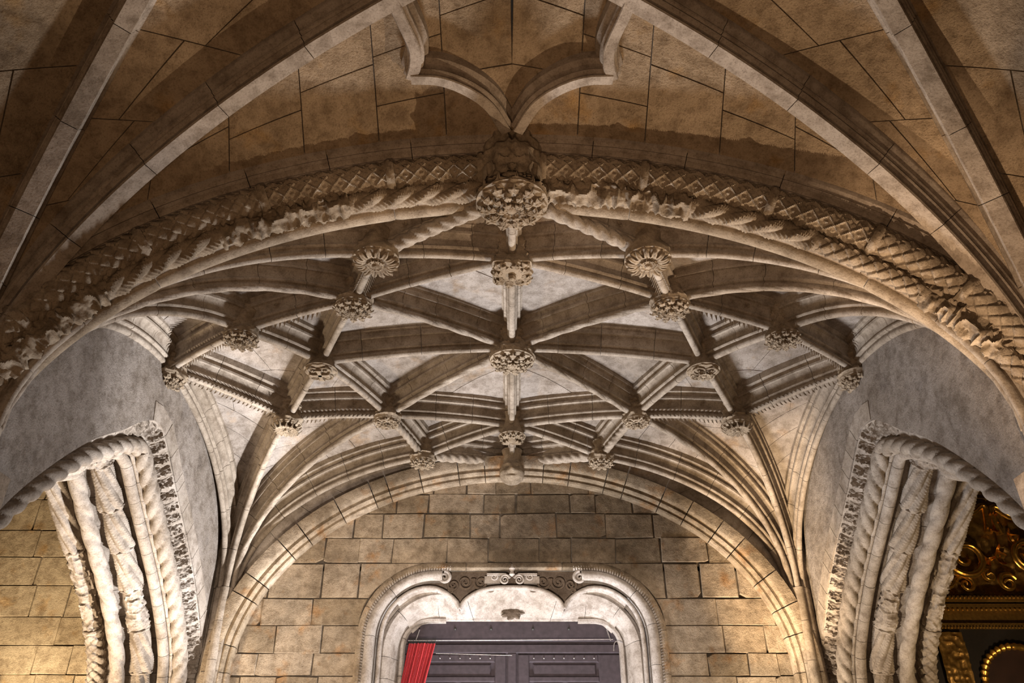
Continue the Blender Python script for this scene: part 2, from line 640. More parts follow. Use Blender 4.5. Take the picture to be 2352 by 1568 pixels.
arch = thing('transverse_arch', 'wide carved arch with scale and lattice rolls spanning between the two front piers', 'arch', (0, 6.4, 0))
PR_BODY = [(-.36, .80), (-.36, .10), (-.2, .06), (-.04, .12), (.05, .16), (.05, .36), (.14, .40), (.19, .405), (.2, .43), (.19, .455), (.21, .475), (.25, .48), (.265, .51),
           (.25, .535), (.265, .55), (.30, .56), (.31, .59), (.31, .80)]
voussoirs(TA, TAL, PR_BODY, M['ribfront'], arch, 0.9)
for sx in (-1, 1):
    ma = Mesh()
    ma.box((4.5 if sx > 0 else -5.3, 6.05, 0), (5.3 if sx > 0 else -4.5, 6.78, 2.8 + ZC))
    ma.done('pier_stone', M['ribfront'], arch, smooth=False)


def carve(kind, th, s, r, seed=0):
    """relief of a carved roll: th around, s along (metres)"""
    u = th * r
    if kind == 'scale':
        a, b = (s / 0.15 + u / 0.12) % 1.0, (s / 0.15 - u / 0.12) % 1.0
        edge = np.clip(np.minimum(np.minimum(a, 1 - a), np.minimum(b, 1 - b)) / .12, 0, 1)
        return 0.05 * (1 - (a + b) / 2) * (.3 + .7 * edge)
    if kind == 'lattice':
        a = (s / 0.17 + u / 0.13) % 1.0
        b = (s / 0.17 - u / 0.13) % 1.0
        da, db = np.minimum(a, 1 - a), np.minimum(b, 1 - b)
        ridge = np.maximum(np.exp(-(da / 0.09) ** 2), np.exp(-(db / 0.09) ** 2))
        flor = np.exp(-(((a - .5) ** 2 + (b - .5) ** 2) / 0.03)) * (0.55 + 0.45 * np.cos(6 * np.arctan2(b - .5, a - .5)))
        return 0.034 * np.maximum(ridge, flor * .8)
    if kind == 'chain':
        a = s / 0.16
        row = np.floor(u / 0.09)
        f = (a + 0.5 * row) % 1.0 - 0.5
        g = (u / 0.09) % 1.0 - 0.5
        e = np.sqrt((f * 1.1) ** 2 + g ** 2)
        return 0.03 * np.exp(-((e - 0.36) / 0.09) ** 2)
    if kind == 'rope':
        w = (th * 2 / (2 * np.pi) + s / 0.22) % 1.0
        return 0.04 * np.abs(np.sin(np.pi * w)) + 0.012 * vn(s * 25, u * 25, seed)
    if kind == 'leaf':
        w = (th * 3 / (2 * np.pi) - s / 0.30) % 1.0
        v = np.abs(w - 0.5) * 2
        vein = 0.5 + 0.5 * np.sin((s / 0.035 + v * 2.2) * 2 * np.pi)
        return 0.05 * (1 - v) ** .7 * (0.6 + 0.4 * vein) + 0.02 * vn(s * 20, u * 24, seed) * (1 - v)
    if kind == 'acanthus':
        w = (th * 6 / (2 * np.pi) - s / 0.50) % 1.0
        v = np.abs(w - 0.5) * 2
        return 0.042 * (1 - v) ** .7 + 0.005 * np.sin((s / 0.04 + v * 1.6) * 2 * np.pi) * (1 - v * .5) + .006 * vn(s * 30, u * 30, seed)
    if kind == 'scrollwork':
        n1 = vn(s * 11, u * 11, seed)
        return 0.03 * np.exp(-((n1 - .5) / .10) ** 2) + 0.012 * np.exp(-((vn(s * 24, u * 24, seed + 1) - .5) / .12) ** 2)
    if kind == 'foliage':
        n1 = vn(s * 14, u * 14, seed)
        n2 = vn(s * 30, u * 30, seed + 3)
        return 0.07 * (1 - np.abs(2 * n1 - 1)) ** 2.2 + 0.022 * (1 - np.abs(2 * n2 - 1))
    return 0 * s * th


def roll_run(P, L, coff, r, cuts, kinds, mat, parent, nth=28, step=0.012, collar=0.045, name='carved_drum', mirror=False, flare=0.0):
    """carved drums between collars along a path; coff = (a, h) offset of the roll's axis, cuts = fractions of the path"""
    _, Lf, Nn = frame(P, L)
    C = P + coff[0] * Lf - coff[1] * Nn
    s = np.r_[0, np.cumsum(np.linalg.norm(np.diff(C, axis=0), axis=1))]
    tot = s[-1]
    for i in range(len(cuts) - 1):
        a, b = cuts[i] * tot, cuts[i + 1] * tot
        m = max(6, int((b - a) / step))
        t = np.linspace(a + .004, b - .004, m)
        Q = np.stack([np.interp(t, s, C[:, k]) for k in range(3)], 1)
        kd = kinds[i % len(kinds)]

        def rf(th, ss):
            f = ss / (b - a)
            e = np.clip(np.minimum(ss, (b - a) - ss) / 0.04, 0, 1)
            return (r + carve(kd, th, ss + a, r, i)) * (0.9 + 0.1 * e) + flare * (f - 0.5)
        V, F = tube(Q, L, rf, nth)
        build(name, V, F, mat, parent, mirror=mirror, angle=50)
        if collar and i > 0:
            t = np.linspace(a - collar, a + collar, 6)
            Q = np.stack([np.interp(t, s, C[:, k]) for k in range(3)], 1)
            rr = r * 1.42
            V, F = tube(Q, L, lambda th, ss: rr * (1 + 0.06 * np.cos(9 * th + ss * 60)) * (0.9 + 0.1 * np.sin(np.pi * ss / (2 * collar))), 28)
            build('collar', V, F, mat, parent, mirror=mirror)


def frac_of_x(P, xs):
    s = np.r_[0, np.cumsum(np.linalg.norm(np.diff(P, axis=0), axis=1))]
    return [float(np.interp(x, P[:, 0], s) / s[-1]) for x in xs]


upx = [-4.79, -4.35, -3.45, -2.4, -1.2, -0.3, 0.3, 1.3, 2.5, 3.4, 4.1, 4.79]
lox = [-4.79, -4.6, -3.9, -2.93, -1.67, -0.2, 0.2, 1.84, 3.03, 3.95, 4.5, 4.79]
roll_run(TA, TAL, (.135, .265), .12, frac_of_x(TA, upx), ['scale', 'scale', 'scale', 'lattice', 'lattice', 'lattice', 'lattice', 'lattice', 'lattice', 'scale', 'scale'], M['carved'], arch, 76, 0.0115)
roll_run(TA, TAL, (.0, .078), .07, frac_of_x(TA, lox), ['scale', 'foliage', 'leaf', 'foliage', 'leaf', 'leaf', 'foliage', 'leaf', 'scale', 'foliage', 'scale'], M['carved'], arch, 60, 0.0115)
roll_run(TA, TAL, (-.25, .10), .09, [0, .2, .4, .6, .8, 1], ['', '', ''], M['carved'], arch, 14, 0.06, collar=0)

warch = thing('wall_arch', 'broad jointed stone arch lying against the door wall below the vault', 'arch', (0, 13.4, 0))
PR_WALLARCH = [(-.2, .40), (-.2, 0), (.0, 0), (.045, .01), (.06, .035), (.05, .06), (.05, .075), (.1, .095), (.12, .125), (.105, .155), (.105, .175), (.15, .2), (.17, .235), (.17, .40)]
voussoirs(WALLARCH, WAL, PR_WALLARCH, M['wall'], warch, 0.5, 0.016, jitter=0.3)
for sx in (-1, 1):
    zz = np.linspace(0, 2.3 + ZC, 8)
    Pp = np.stack([np.full(8, sx * 4.42), np.full(8, 13.40), zz], 1)
    if sx > 0:
        Pp = Pp[::-1]
    voussoirs(Pp, WAL, PR_WALLARCH, M['wall'], warch, 0.6, name='shaft_stone')

# ------------------------------------------------------------------ webs of the vaults
ceil_rear = struct('ceiling', (0, YC, 7.5))
ceil_front = struct('ceiling', (0, 4.0, 7.5))
MORT = {'rear': Mesh(), 'front': Mesh()}


def tri_patch(Lc, Rc, Ec, bulge=0.0):
    """surface spanned by two sides leaving one corner and the edge opposite it; returns f(t,u)"""
    Lc, Rc, Ec = resample(Lc, 40), resample(Rc, 40), resample(Ec, 40)
    g = np.linspace(0, 1, 40)

    def at(C, t):
        return np.stack([np.interp(t, g, C[:, k]) for k in range(3)], -1)

    def f(t, u):
        t, u = np.broadcast_arrays(np.asarray(t, float), np.asarray(u, float))
        P = (1 - u)[..., None] * at(Lc, t) + u[..., None] * at(Rc, t)
        P = P + t[..., None] ** 2 * (at(Ec, u) - ((1 - u)[..., None] * Ec[0] + u[..., None] * Ec[-1]))
        P[..., 2] += bulge * np.sin(np.pi * u) * np.sin(np.pi * np.clip(t, 0, 1) * 0.999)
        return P
    return f


def web(f, tcuts, ucut_fn, mat, parent, key, centre, thick=0.05, gap=0.007):
    """separate slabs over a mortar bed"""
    t = np.linspace(0, 1, 14)
    u = np.linspace(0, 1, 10)
    G = f(t[:, None], u[None, :])
    out = G - centre
    out /= np.linalg.norm(out, axis=-1)[..., None]
    MORT[key].grid(G + out * 0.03)
    for i in range(len(tcuts) - 1):
        uc = ucut_fn(i)
        for j in range(len(uc) - 1):
            t0, t1, u0, u1 = tcuts[i], tcuts[i + 1], uc[j], uc[j + 1]
            c4 = f(np.array([t0, t1, (t0 + t1) / 2, (t0 + t1) / 2]), np.array([(u0 + u1) / 2, (u0 + u1) / 2, u0, u1]))
            lt, lu = np.linalg.norm(c4[1] - c4[0]), np.linalg.norm(c4[3] - c4[2])
            gt, gu = min(0.3, gap / 2 / max(lt, .03)) * (t1 - t0), min(0.3, gap / 2 / max(lu, .03)) * (u1 - u0)
            tt = np.linspace(t0 + gt, t1 - gt, 5)
            uu = np.linspace(u0 + gu, u1 - gu, 5)
            if t0 == 0:
                tt[0] = 0.0
            if j == 0:
                uu[0] = u0
            if j == len(uc) - 2:
                uu[-1] = u1
            A = f(tt[:, None], uu[None, :])
            o = A - centre
            o /= np.linalg.norm(o, axis=-1)[..., None]
            A = A + o * (rng.random() * 0.008)
            B = A + o * thick
            V = np.concatenate([A.reshape(-1, 3), B.reshape(-1, 3)])
            F = gridfaces(5, 5)
            n = 5
            ring = [k for k in range(n)] + [k * n + n - 1 for k in range(1, n)] + [n * (n - 1) + k for k in range(n - 2, -1, -1)] + [k * n for k in range(n - 2, 0, -1)]
            for a in range(len(ring)):
                p, q = ring[a], ring[(a + 1) % len(ring)]
                F.append((p, q, 25 + q, 25 + p))
            build('web_stone', V, F, mat, parent)


CEN = np.array([0, YC, 2.5])


def wl(key, rev=False):
    P, L = RIBS[key]
    W = web_line(P, L)
    return W[::-1] if rev else W


def ucuts(n, ph=0):
    def fn(i):
        k = n if callable(n) is False else n(i)
        if k <= 1:
            return [0, 1]
        c = np.linspace(0, 1, k + 1)
        c[1:-1] += 0.12 / k * (1 if (i + ph) % 2 else -1) * 1.2
        return list(c)
    return fn


for sy in (FRONT, REAR):
    for sx in (-1, 1):
        K = lambda a, b: (a, b, sx, sy)
        tc = [0, .3, .42, .53, .64, .75, .87, 1]
        # fan cells from the pier
        sA = TA if sy < 0 else WALLARCH
        half_a = sA[:len(sA) // 2 + 1] if sx < 0 else sA[::-1][:len(sA) // 2 + 1]
        lift = 0.75 if sy < 0 else 0.36
        half_a = half_a + np.array([0, 0, 0]) * 1.0
        # arch extrados on the bay side
        cx = np.array([0, half_a[0, 1], ZC + 2.6])
        d = half_a - cx
        d /= np.linalg.norm(d, axis=1)[:, None]
        ext = half_a + d * lift * np.array([1, 0, 1]) + np.array([0, 0.3 if sy < 0 else 0.02, 0])
        ext[:, 2] = np.minimum(ext[:, 2], ZC + 6.15)
        ext = ext[len(ext) // 12:]
        web(tri_patch(ext, wl(('S', 'B', sx, sy)), wl(K('A', 'B'))), tc, ucuts(1), M['web'], ceil_rear, 'rear', CEN)
        for a, b in (('B', 'D'), ('D', 'F')):
            web(tri_patch(wl(('S', a, sx, sy)), wl(('S', b, sx, sy)), wl(K(a, b)), 0.03), tc, ucuts(1), M['web'], ceil_rear, 'rear', CEN)
        web(tri_patch(wl(('S', 'F', sx, sy)), wl(('S', 'H', sx, sy)), wl(K('F', 'H')), 0.05), tc, ucuts(lambda i: 2 if i > 4 else 1), M['web'], ceil_rear, 'rear', CEN)
        # small cells between the bosses: (corner, left, right, opposite edge)
        wA = web_line(*RIBS[('A', 'C', 0, sy)])
        wC = web_line(*RIBS[('C', 'E', 0, sy)])
        web(tri_patch(wl(K('A', 'B')), wA, wl(K('B', 'C')), 0.05), [0, .6, 1], ucuts(1), M['web'], ceil_rear, 'rear', CEN)
        web(tri_patch(wl(K('B', 'D')), wl(K('B', 'C')), wl(K('C', 'D'), True), 0.04), [0, 1], ucuts(1), M['web'], ceil_rear, 'rear', CEN)
        web(tri_patch(wl(K('C', 'D')), wC, wl(K('D', 'E')), 0.06), [0, .55, 1], ucuts(1), M['web'], ceil_rear, 'rear', CEN)
        ge = web_line(*RIBS[('G', 'E', sx, 0)])
        web(tri_patch(wl(K('D', 'G')), wl(K('D', 'E')), ge, 0.06), [0, .6, 1], ucuts(1), M['web'], ceil_rear, 'rear', CEN)
        web(tri_patch(wl(K('D', 'F')), wl(K('D', 'G')), wl(K('F', 'G')), 0.05), [0, .6, 1], ucuts(1), M['web'], ceil_rear, 'rear', CEN)
        gh, _ = edge_path(web_line(*RIBS[('G', 'E', sx, 0)])[0], wl(K('F', 'H'))[-1], 0.16)
        web(tri_patch(wl(K('F', 'G')), wl(K('F', 'H')), gh, 0.05), [0, .45, 1], ucuts(lambda i: 1 + i), M['web'], ceil_rear, 'rear', CEN)

# ------------------------------------------------------------------ front bay: plain ribs, cusped ribs and big slabs
CENF = np.array([0, 3.0, 2.5])
FR = {}
for sx in (-1, 1):
    c2 = np.array([sx * 4.95, 6.33])
    P, L, S = spring_path(c2, V3(0, 4.15, 6.75), 3.1, start=0.15, phim=84, n=48)
    FR[('one', sx)] = (P, L)
    make_rib(('front1', sx), P, L, f'broad plain pale-edged rib climbing from the {side(sx)} front pier to the crown overhead', S=None, mat='ribfront', prof=PR_FRONT, seg=0.95,
             name='front_rib', group='plain ribs of the front vault')
    c2 = np.array([sx * 4.95, 6.10])
    P, L, S = spring_path(c2, V3(sx * 1.92, 3.0, 6.93), 2.65, start=0.1, phim=82, n=48)
    FR[('two', sx)] = (P, L)
    make_rib(('front2', sx), P, L, f'outer plain pale-edged rib running overhead from the {side(sx)} front pier to the frame edge', S=None, mat='ribfront', prof=PR_FRONT, seg=0.8,
             name='front_rib', group='plain ribs of the front vault')

cusp_pts = [[(-1.12, 4.55, 6.62), (-1.05, 4.77, 6.57), (-0.945, 5.05, 6.5), (-0.945, 5.22, 6.46), (-1.0, 5.38, 6.43)],
            [(-1.0, 5.38, 6.43), (-0.72, 5.39, 6.42), (-0.45, 5.50, 6.4), (-0.23, 5.67, 6.36), (-0.06, 5.95, 6.3)]]
for sx in (-1, 1):
    t = thing('cusped_rib', f'curved cusped rib, {side(sx)} half, hanging above the great rose boss', 'rib', (sx * 1.0, 5.3, 8.0), 'cusped ribs of the front vault')
    for k, pts in enumerate(cusp_pts):
        Q = spline(np.array([(x, y, z + ZC) for x, y, z in pts]), 26)
        T = np.gradient(Q, axis=0)
        T /= np.linalg.norm(T, axis=1)[:, None]
        Nn = np.tile(np.array([0, 0, -1.0]), (len(Q), 1))
        Lf = np.cross(Nn, T)
        V, F = None, None
        kk = 2
        for q in range(kk):
            a, b = q * (len(Q) - 1) // kk, (q + 1) * (len(Q) - 1) // kk + 1
            V, F = extrude(Q[a:b], Lf[a:b], PR_CUSP, Nn[a:b])
            build('cusp_stone', V, F, M['ribfront'], t, mirror=sx > 0)

for sx in (-1, 1):
    ta = TA[:len(TA) // 2 + 1] if sx < 0 else TA[::-1][:len(TA) // 2 + 1]
    cx = np.array([0, 6.4, ZC + 2.8])
    d = ta - cx
    # normal of the ellipse
    nrm = np.stack([d[:, 0] / 4.8 ** 2, 0 * d[:, 0], d[:, 2] / 3.04 ** 2], 1)
    nrm /= np.linalg.norm(nrm, axis=1)[:, None]
    ext = ta + nrm * 0.575 + np.array([0, -0.27, 0])
    r1 = web_line(*FR[('one', sx)], 0.33)
    r2 = web_line(*FR[('two', sx)], 0.33)
    ridge, _ = edge_path(ext[-1], r1[-1], 0.02)
    tc = [0, .2, .33, .46, .58, .69, .8, .9, 1]
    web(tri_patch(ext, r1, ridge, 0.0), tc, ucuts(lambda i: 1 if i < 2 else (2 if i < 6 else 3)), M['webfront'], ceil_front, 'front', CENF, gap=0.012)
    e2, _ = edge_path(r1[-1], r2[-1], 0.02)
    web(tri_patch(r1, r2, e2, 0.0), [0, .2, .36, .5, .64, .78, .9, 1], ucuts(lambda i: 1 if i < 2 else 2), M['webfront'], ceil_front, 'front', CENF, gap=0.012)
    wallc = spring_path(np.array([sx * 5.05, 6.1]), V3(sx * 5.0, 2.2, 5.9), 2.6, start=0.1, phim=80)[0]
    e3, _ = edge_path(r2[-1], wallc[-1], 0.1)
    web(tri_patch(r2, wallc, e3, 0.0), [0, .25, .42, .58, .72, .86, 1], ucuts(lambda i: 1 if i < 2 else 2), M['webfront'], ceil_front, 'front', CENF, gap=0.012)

for key, par in (('rear', ceil_rear), ('front', ceil_front)):
    MORT[key].done('web_bed', M['mortar'], par)

# ------------------------------------------------------------------ bosses
def leaf_mesh(name, ln, wd, curl, lobes=3, mat=None):
    nx, ny = 13, 7
    x = np.linspace(0, 1, nx)[:, None]
    v = np.linspace(-1, 1, ny)[None, :]
    w = wd * np.sin(np.pi * np.clip(x * 0.93 + 0.07, 0, 1) ** 0.9) * (1 + 0.38 * np.cos(2 * np.pi * lobes * x))
    X = x * ln + 0 * v
    Y = w * v
    Z = -curl * ln * (np.sin(np.pi * x * 0.9)) - 0.12 * ln * (1 - np.abs(v)) * 0.6 + 0.35 * ln * x ** 3 * 0 + 0 * v
    Z = Z + 0.09 * ln * np.cos(2 * np.pi * lobes * x) * np.abs(v) + 0.10 * ln * np.exp(-(v / .18) ** 2)
    A = np.stack([X, Y, Z], -1)
    B = A + np.array([0, 0, 0.10 * ln])
    V = np.concatenate([A.reshape(-1, 3), B.reshape(-1, 3)])
    F = gridfaces(nx, ny)
    o = nx * ny
    ring = [j for j in range(ny)] + [i * ny + ny - 1 for i in range(1, nx)] + [(nx - 1) * ny + j for j in range(ny - 2, -1, -1)] + [i * ny for i in range(nx - 2, 0, -1)]
    for a in range(len(ring)):
        p, q = ring[a], ring[(a + 1) % len(ring)]
        F.append((p, q, o + q, o + p))
    me = bpy.data.meshes.new(name)
    me.from_pydata(V.tolist(), [], F)
    me.materials.append(mat or M['carved'])
    me.shade_smooth()
    me.set_sharp_from_angle(angle=math.radians(50))
    return me


LEAF = leaf_mesh('leaf', 1.0, 0.30, 0.22, 3)
PETAL = leaf_mesh('petal', 1.0, 0.34, 0.10, 1)
CURL = leaf_mesh('curled_leaf', 1.0, 0.20, 0.42, 2)


def put(name, me, parent, loc, rot, sc):
    o = bpy.data.objects.new(name, me)
    COL.objects.link(o)
    o.parent = parent
    o.location, o.rotation_euler = loc, rot
    o.scale = (sc, sc, sc) if np.isscalar(sc) else sc
    return o


def ring(t, me, name, n, r0, ln, z, tilt, ph=0.0, wide=1.0):
    """leaves set round the rosette of boss t (children of the rosette)"""
    ros = [c for c in t.children if c.name.startswith('rosette')][0]
    off = WLOC[ros.name] - WLOC[t.name]
    for i in range(n):
        a = ph + i * 2 * math.pi / n
        j = 1 + (random.random() - .5) * 0.12
        put(name, me, ros, (r0 * math.cos(a) - off[0], r0 * math.sin(a) - off[1], z - off[2]), (0, tilt, a), (ln * j, ln * wide, ln))


def drum_shape(r, h, kind, seed, square=False):
    zs = np.linspace(h, -0.01, 26)
    k = (h - zs) / h
    rr = r * (0.80 - 0.12 * np.sin(np.pi * np.clip(k * 1.3, 0, 1)) + 0.24 * np.clip((k - .72) / .28, 0, 1) ** 1.6)
    n = 56

    def disp(th, i):
        s = zs[i]
        f = 1 + carve(kind, th, s, r * 0.75, seed) / r * 1.1 * np.clip(np.minimum(k[i] * 6, (1 - k[i]) * 8), 0, 1)
        if square:
            c = np.maximum(np.abs(np.cos(th)), np.abs(np.sin(th)))
            f = f * (0.90 / np.clip(c, .75, 1))
        return f
    return lathe(np.stack([rr, zs], 1), n, (0, 0, 0), disp)


def boss(key, sx, sy, r, h, kind, label, style, zoff=0.0, mat='carved', seed=0, square=False, loc=None):
    c = boss_pt(key, sx, sy) if loc is None else np.array(loc)
    c = c + np.array([0, 0, zoff])
    t = thing('vault_boss', label, 'boss', tuple(c), 'carved bosses of the vault')
    V, F = drum_shape(r, h, kind, seed, square)
    build('drum', V + c, F, M[mat], t, angle=50)
    rz = [(r * .9, .04), (r * .98, 0.0), (r * .93, -.03), (r * .7, -.05), (r * .4, -.055), (r * .05, -.055)]
    V, F = lathe(rz, 40, c, lambda th, i: 1 + 0.06 * np.cos(10 * th) * (i < 4))
    build('rosette', V, F, M[mat], t)
    if style == 'daisy':
        ring(t, PETAL, 'petal', 14, r * .32, r * .72, -.05, 0.12, wide=.75)
        ring(t, LEAF, 'leaf', 9, r * .12, r * .36, -.07, 0.2, .2)
    elif style == 'leafy':
        ring(t, LEAF, 'leaf', 11, r * .55, r * .62, -.03, 0.25)
        ring(t, LEAF, 'leaf', 8, r * .25, r * .55, -.06, 0.15, .3)
        ring(t, CURL, 'leaf', 6, r * .08, r * .35, -.08, 0.3, .1)
    elif style == 'curl':
        ring(t, CURL, 'leaf', 14, r * .3, r * .85, -.03, 0.1)
        ring(t, CURL, 'leaf', 9, r * .15, r * .5, -.06, -.1, .2)
    elif style == 'rose':
        ring(t, LEAF, 'leaf', 13, r * .55, r * .62, -.01, -0.45)
        ring(t, LEAF, 'leaf', 11, r * .50, r * .50, -.05, 0.05, .2)
        ring(t, CURL, 'leaf', 10, r * .34, r * .42, -.07, 0.0, .1)
        ring(t, LEAF, 'petal', 6, r * .10, r * .40, -.08, 0.35, .1)
    elif style == 'ring':
        for i in range(7):
            a = i * 2 * math.pi / 7
            pr = 0.17 * r
            pts = np.array([(math.cos(q), math.sin(q), 0) for q in np.linspace(0, 2 * np.pi, 13)]) * pr * 1.2 + np.array([math.cos(a) * r * .68, math.sin(a) * r * .68, -.06])
            V, F = tube(pts + c, np.array([0, 0, 1.0]), lambda th, s: r * .075 + 0 * s * th, 6)
            build('ring_leaf', V, F, M[mat], t)
        ring(t, LEAF, 'leaf', 12, r * .6, r * .5, -.02, 0.3)
        ring(t, CURL, 'leaf', 7, r * .12, r * .4, -.06, .1, .2)
    elif style == 'bird':
        ring(t, LEAF, 'leaf', 13, r * .55, r * .5, -.03, 0.2)
        m = Mesh()
        # spread bird: body, two wings, tail
        V, F = lathe([(.0, -.0), (.05, .03), (.07, .09), (.05, .15), (.01, .18)], 12)
        V = V[:, [0, 2, 1]] * np.array([1, -1, .6]) * (r / .2) + np.array([0, r * .45, -.07])
        m.add(V, F)
        m.done('bird_body', M[mat], None)
        o = bpy.data.objects[m and 'bird_body']
        o.parent = t
        for s2 in (-1, 1):
            put('wing', LEAF, t, (s2 * r * .1, r * .1, -.075), (0, .1, math.pi / 2 - s2 * 1.2), (r * .75, r * .9, r * .6))
        for s2 in (-1, 0, 1):
            put('tail_feather', PETAL, t, (0, -r * .2, -.07), (0, .1, -math.pi / 2 + s2 * .45), (r * .6, r * .4, r * .5))
    elif style in ('cross', 'knot'):
        for i in range(4):
            a = i * math.pi / 2 + math.pi / 4
            pts = np.array([(math.cos(q), math.sin(q), 0) for q in np.linspace(0, 2 * np.pi, 17)]) * r * .36 + np.array([math.cos(a) * r * .5, math.sin(a) * r * .5, -.06])
            V, F = tube(pts + c, np.array([0, 0, 1.0]), lambda th, s: r * .06 + 0 * s * th, 6)
            build('foil_ring', V, F, M[mat], t)
            put('leaf', LEAF, t, (math.cos(a) * r * .35, math.sin(a) * r * .35, -.055), (0, .1, a), r * .4)
        if style == 'cross':
            m = Mesh()
            b, w, fl_ = r * .62, r * .11, r * .2
            for q in range(4):
                ca, sa = math.cos(q * math.pi / 2), math.sin(q * math.pi / 2)
                pts = [(0, -w), (b * .7, -w), (b, -fl_), (b, fl_), (b * .7, w), (0, w)]
                A = [(x * ca - y * sa, x * sa + y * ca, -.10) for x, y in pts]
                B = [(x, y, -.04) for x, y, _ in A]
                m.add(np.array(A + B) + c, [(0, 1, 4, 5), (1, 2, 3, 4)] + [(i, (i + 1) % 6, 6 + (i + 1) % 6, 6 + i) for i in range(6)])
            m.done('cross', M[mat], t, smooth=False)
        else:
            ring(t, CURL, 'leaf', 8, r * .1, r * .5, -.07, .05)
    elif style == 'flower_square':
        ring(t, LEAF, 'leaf', 4, r * .45, r * .75, -.02, -.1, math.pi / 4, 1.2)
        ring(t, LEAF, 'leaf', 8, r * .4, r * .6, -.03, 0.15, .2)
    V, F = lathe([(.01, -.05), (r * .16, -.06), (r * .19, -.085), (r * .12, -.115), (.004, -.125)], 14, c, lambda th, i: 1 + .1 * np.cos(5 * th))
    if style not in ('bird', 'cross'):
        build('bud', V, F, M[mat], t)
    return t


# A: great boss with a shield-shaped body in the carved arch
A = boss_pt('A', 1, -1) + np.array([0, -0.12, 0.03])
gb = boss('A', 1, -1, .36, .34, 'foliage', 'great rose boss hanging from the crown of the carved arch', 'rose', loc=A, seed=3)
m = Mesh()
hs = np.linspace(0.13, 0.94, 40)
wd = 0.29 + 0.03 * np.sin((hs - .13) * 5)
G = []
xs = np.linspace(-1, 1, 61)
for hz, w in zip(hs, wd):
    row = []
    for x in xs:
        dep = -0.31 + 0.14 * abs(x) ** 3
        rel = 0.06 * (1 - abs(2 * float(vn(abs(x) * 4.0, hz * 11, 5)) - 1)) ** 2 + 0.03 * math.exp(-((abs(x) - .35 - .25 * math.sin(hz * 9)) / .09) ** 2)
        row.append((x * w, dep - rel + 0.1 * (hz - .26), hz))
    G.append(row)
G = np.array(G) + A
m.grid(G)
for s2 in (0, -1):
    e = G[:, s2]
    m.grid(np.stack([e, e + np.array([0, .5, 0])], 1))
m.grid(np.stack([G[-1], G[-1] + np.array([0, .5, 0])], 1))
m.done('shield_block', M['carved'], gb, angle=60)
V, F = lathe([(.05, .98), (.09, 1.02), (.12, 1.1), (.14, 1.25)], 16, A + np.array([0, -.2, -.1]))
build('corbel_stem', V, F, M['ribfront'], gb)

for sx in (-1, 1):
    s = side(sx)
    look = 'round daisy-faced boss, left of the great rose boss' if sx < 0 else 'scalloped daisy-faced boss, right of the great rose boss'
    boss('B', sx, -1, .25, .50, 'leaf', look, 'daisy', seed=1 + sx)
    boss('D', sx, -1, .225, .40, 'foliage', f'twelve-leaf boss just behind the {s} daisy boss', 'leafy', seed=4 + sx)
    boss('F', sx, -1, .215, .42, 'lattice' if sx > 0 else 'leaf', f'leaf-crowned boss near the {s} side wall, before the {"cross" if sx < 0 else "knotwork"} boss', 'leafy', seed=6 + sx)
    boss('G', sx, 1, .23, .38, '', 'flat boss carved with a cross in four foils' if sx < 0 else 'flat boss carved with knotwork, right of the central boss', 'cross' if sx < 0 else 'knot')
    boss('H', sx, 1, .24, .38, 'foliage', f'weathered leafy boss where the vault meets the {s} side wall', 'leafy', seed=9 + sx)
    boss('D', sx, 1, .2, .40, 'foliage', f'boss of ring-shaped leaves at the {s} rear of the central boss', 'ring', seed=11 + sx)
    boss('F', sx, 1, .21, .40, 'foliage', f'boss of long curled leaves above the {s} rear pier', 'curl', seed=13 + sx)
    boss('B', sx, 1, .2, .40, 'foliage', f'lace-like boss on the {s}, close to the head corbel', 'leafy', seed=15 + sx)
boss('C', 1, -1, .25, .50, 'lattice', 'square flowered pendant boss below the great rose boss', 'flower_square', seed=20, square=True)
boss('E', 1, 1, .31, .46, 'foliage', 'largest boss at the centre of the star vault', 'rose', seed=21)
boss('C', 1, 1, .22, .40, '', 'round boss carved with a spread bird, before the head corbel', 'bird', seed=22)

# head corbel over the door
hc = V3(0, 13.28, 5.60)
t = thing('head_corbel', 'worn stone head corbel at the crown of the door wall arch', 'corbel', tuple(hc))
zs = np.linspace(.42, -.22, 34)
k = (zs + .22) / .64
rr = np.interp(k, [0, .05, .15, .3, .42, .55, .7, .85, 1], [.02, .12, .19, .22, .215, .18, .15, .165, .19])


def face(th, i):
    z = zs[i]
    f = 1 + 0 * th * z
    ax = np.angle(np.exp(1j * (th + np.pi / 2)))       # 0 = towards the nave
    g = lambda a, b, sa, sb: np.exp(-((ax - a) / sa) ** 2 - ((z - b) / sb) ** 2)
    f = f + .26 * g(0, .02, .14, .07) + .16 * g(0, -.03, .2, .035) - .22 * g(.42, .06, .18, .03) - .22 * g(-.42, .06, .18, .03)
    f = f + .17 * g(.45, .11, .3, .03) + .17 * g(-.45, .11, .3, .03) - .16 * g(0, -.09, .4, .018) + .07 * g(.7, -.03, .3, .06) + .07 * g(-.7, -.03, .3, .06)
    return f + .04 * (vn(th * 6, z * 40, 2) - .5)


V, F = lathe(np.stack([rr, zs], 1), 72, hc, face)
build('carved_head', V, F, M['wall'], t, angle=60)

# ------------------------------------------------------------------ rear wall with ashlar blocks, door surround, door, curtain
WY = 13.5
wall_rear = struct('wall_rear', (0, WY, 0))
OUTX, JT, TOPZ, CR = 2.48, 3.09 + ZC, 4.02 + ZC, 0.93


def xin(z):
    """half width of the door surround at height z"""
    if z <= JT:
        return OUTX
    if z >= TOPZ:
        return 0.0
    q = (z - JT) / (TOPZ - JT)
    return OUTX - 1.15 + 1.15 * math.sqrt(max(0, 1 - q * q))


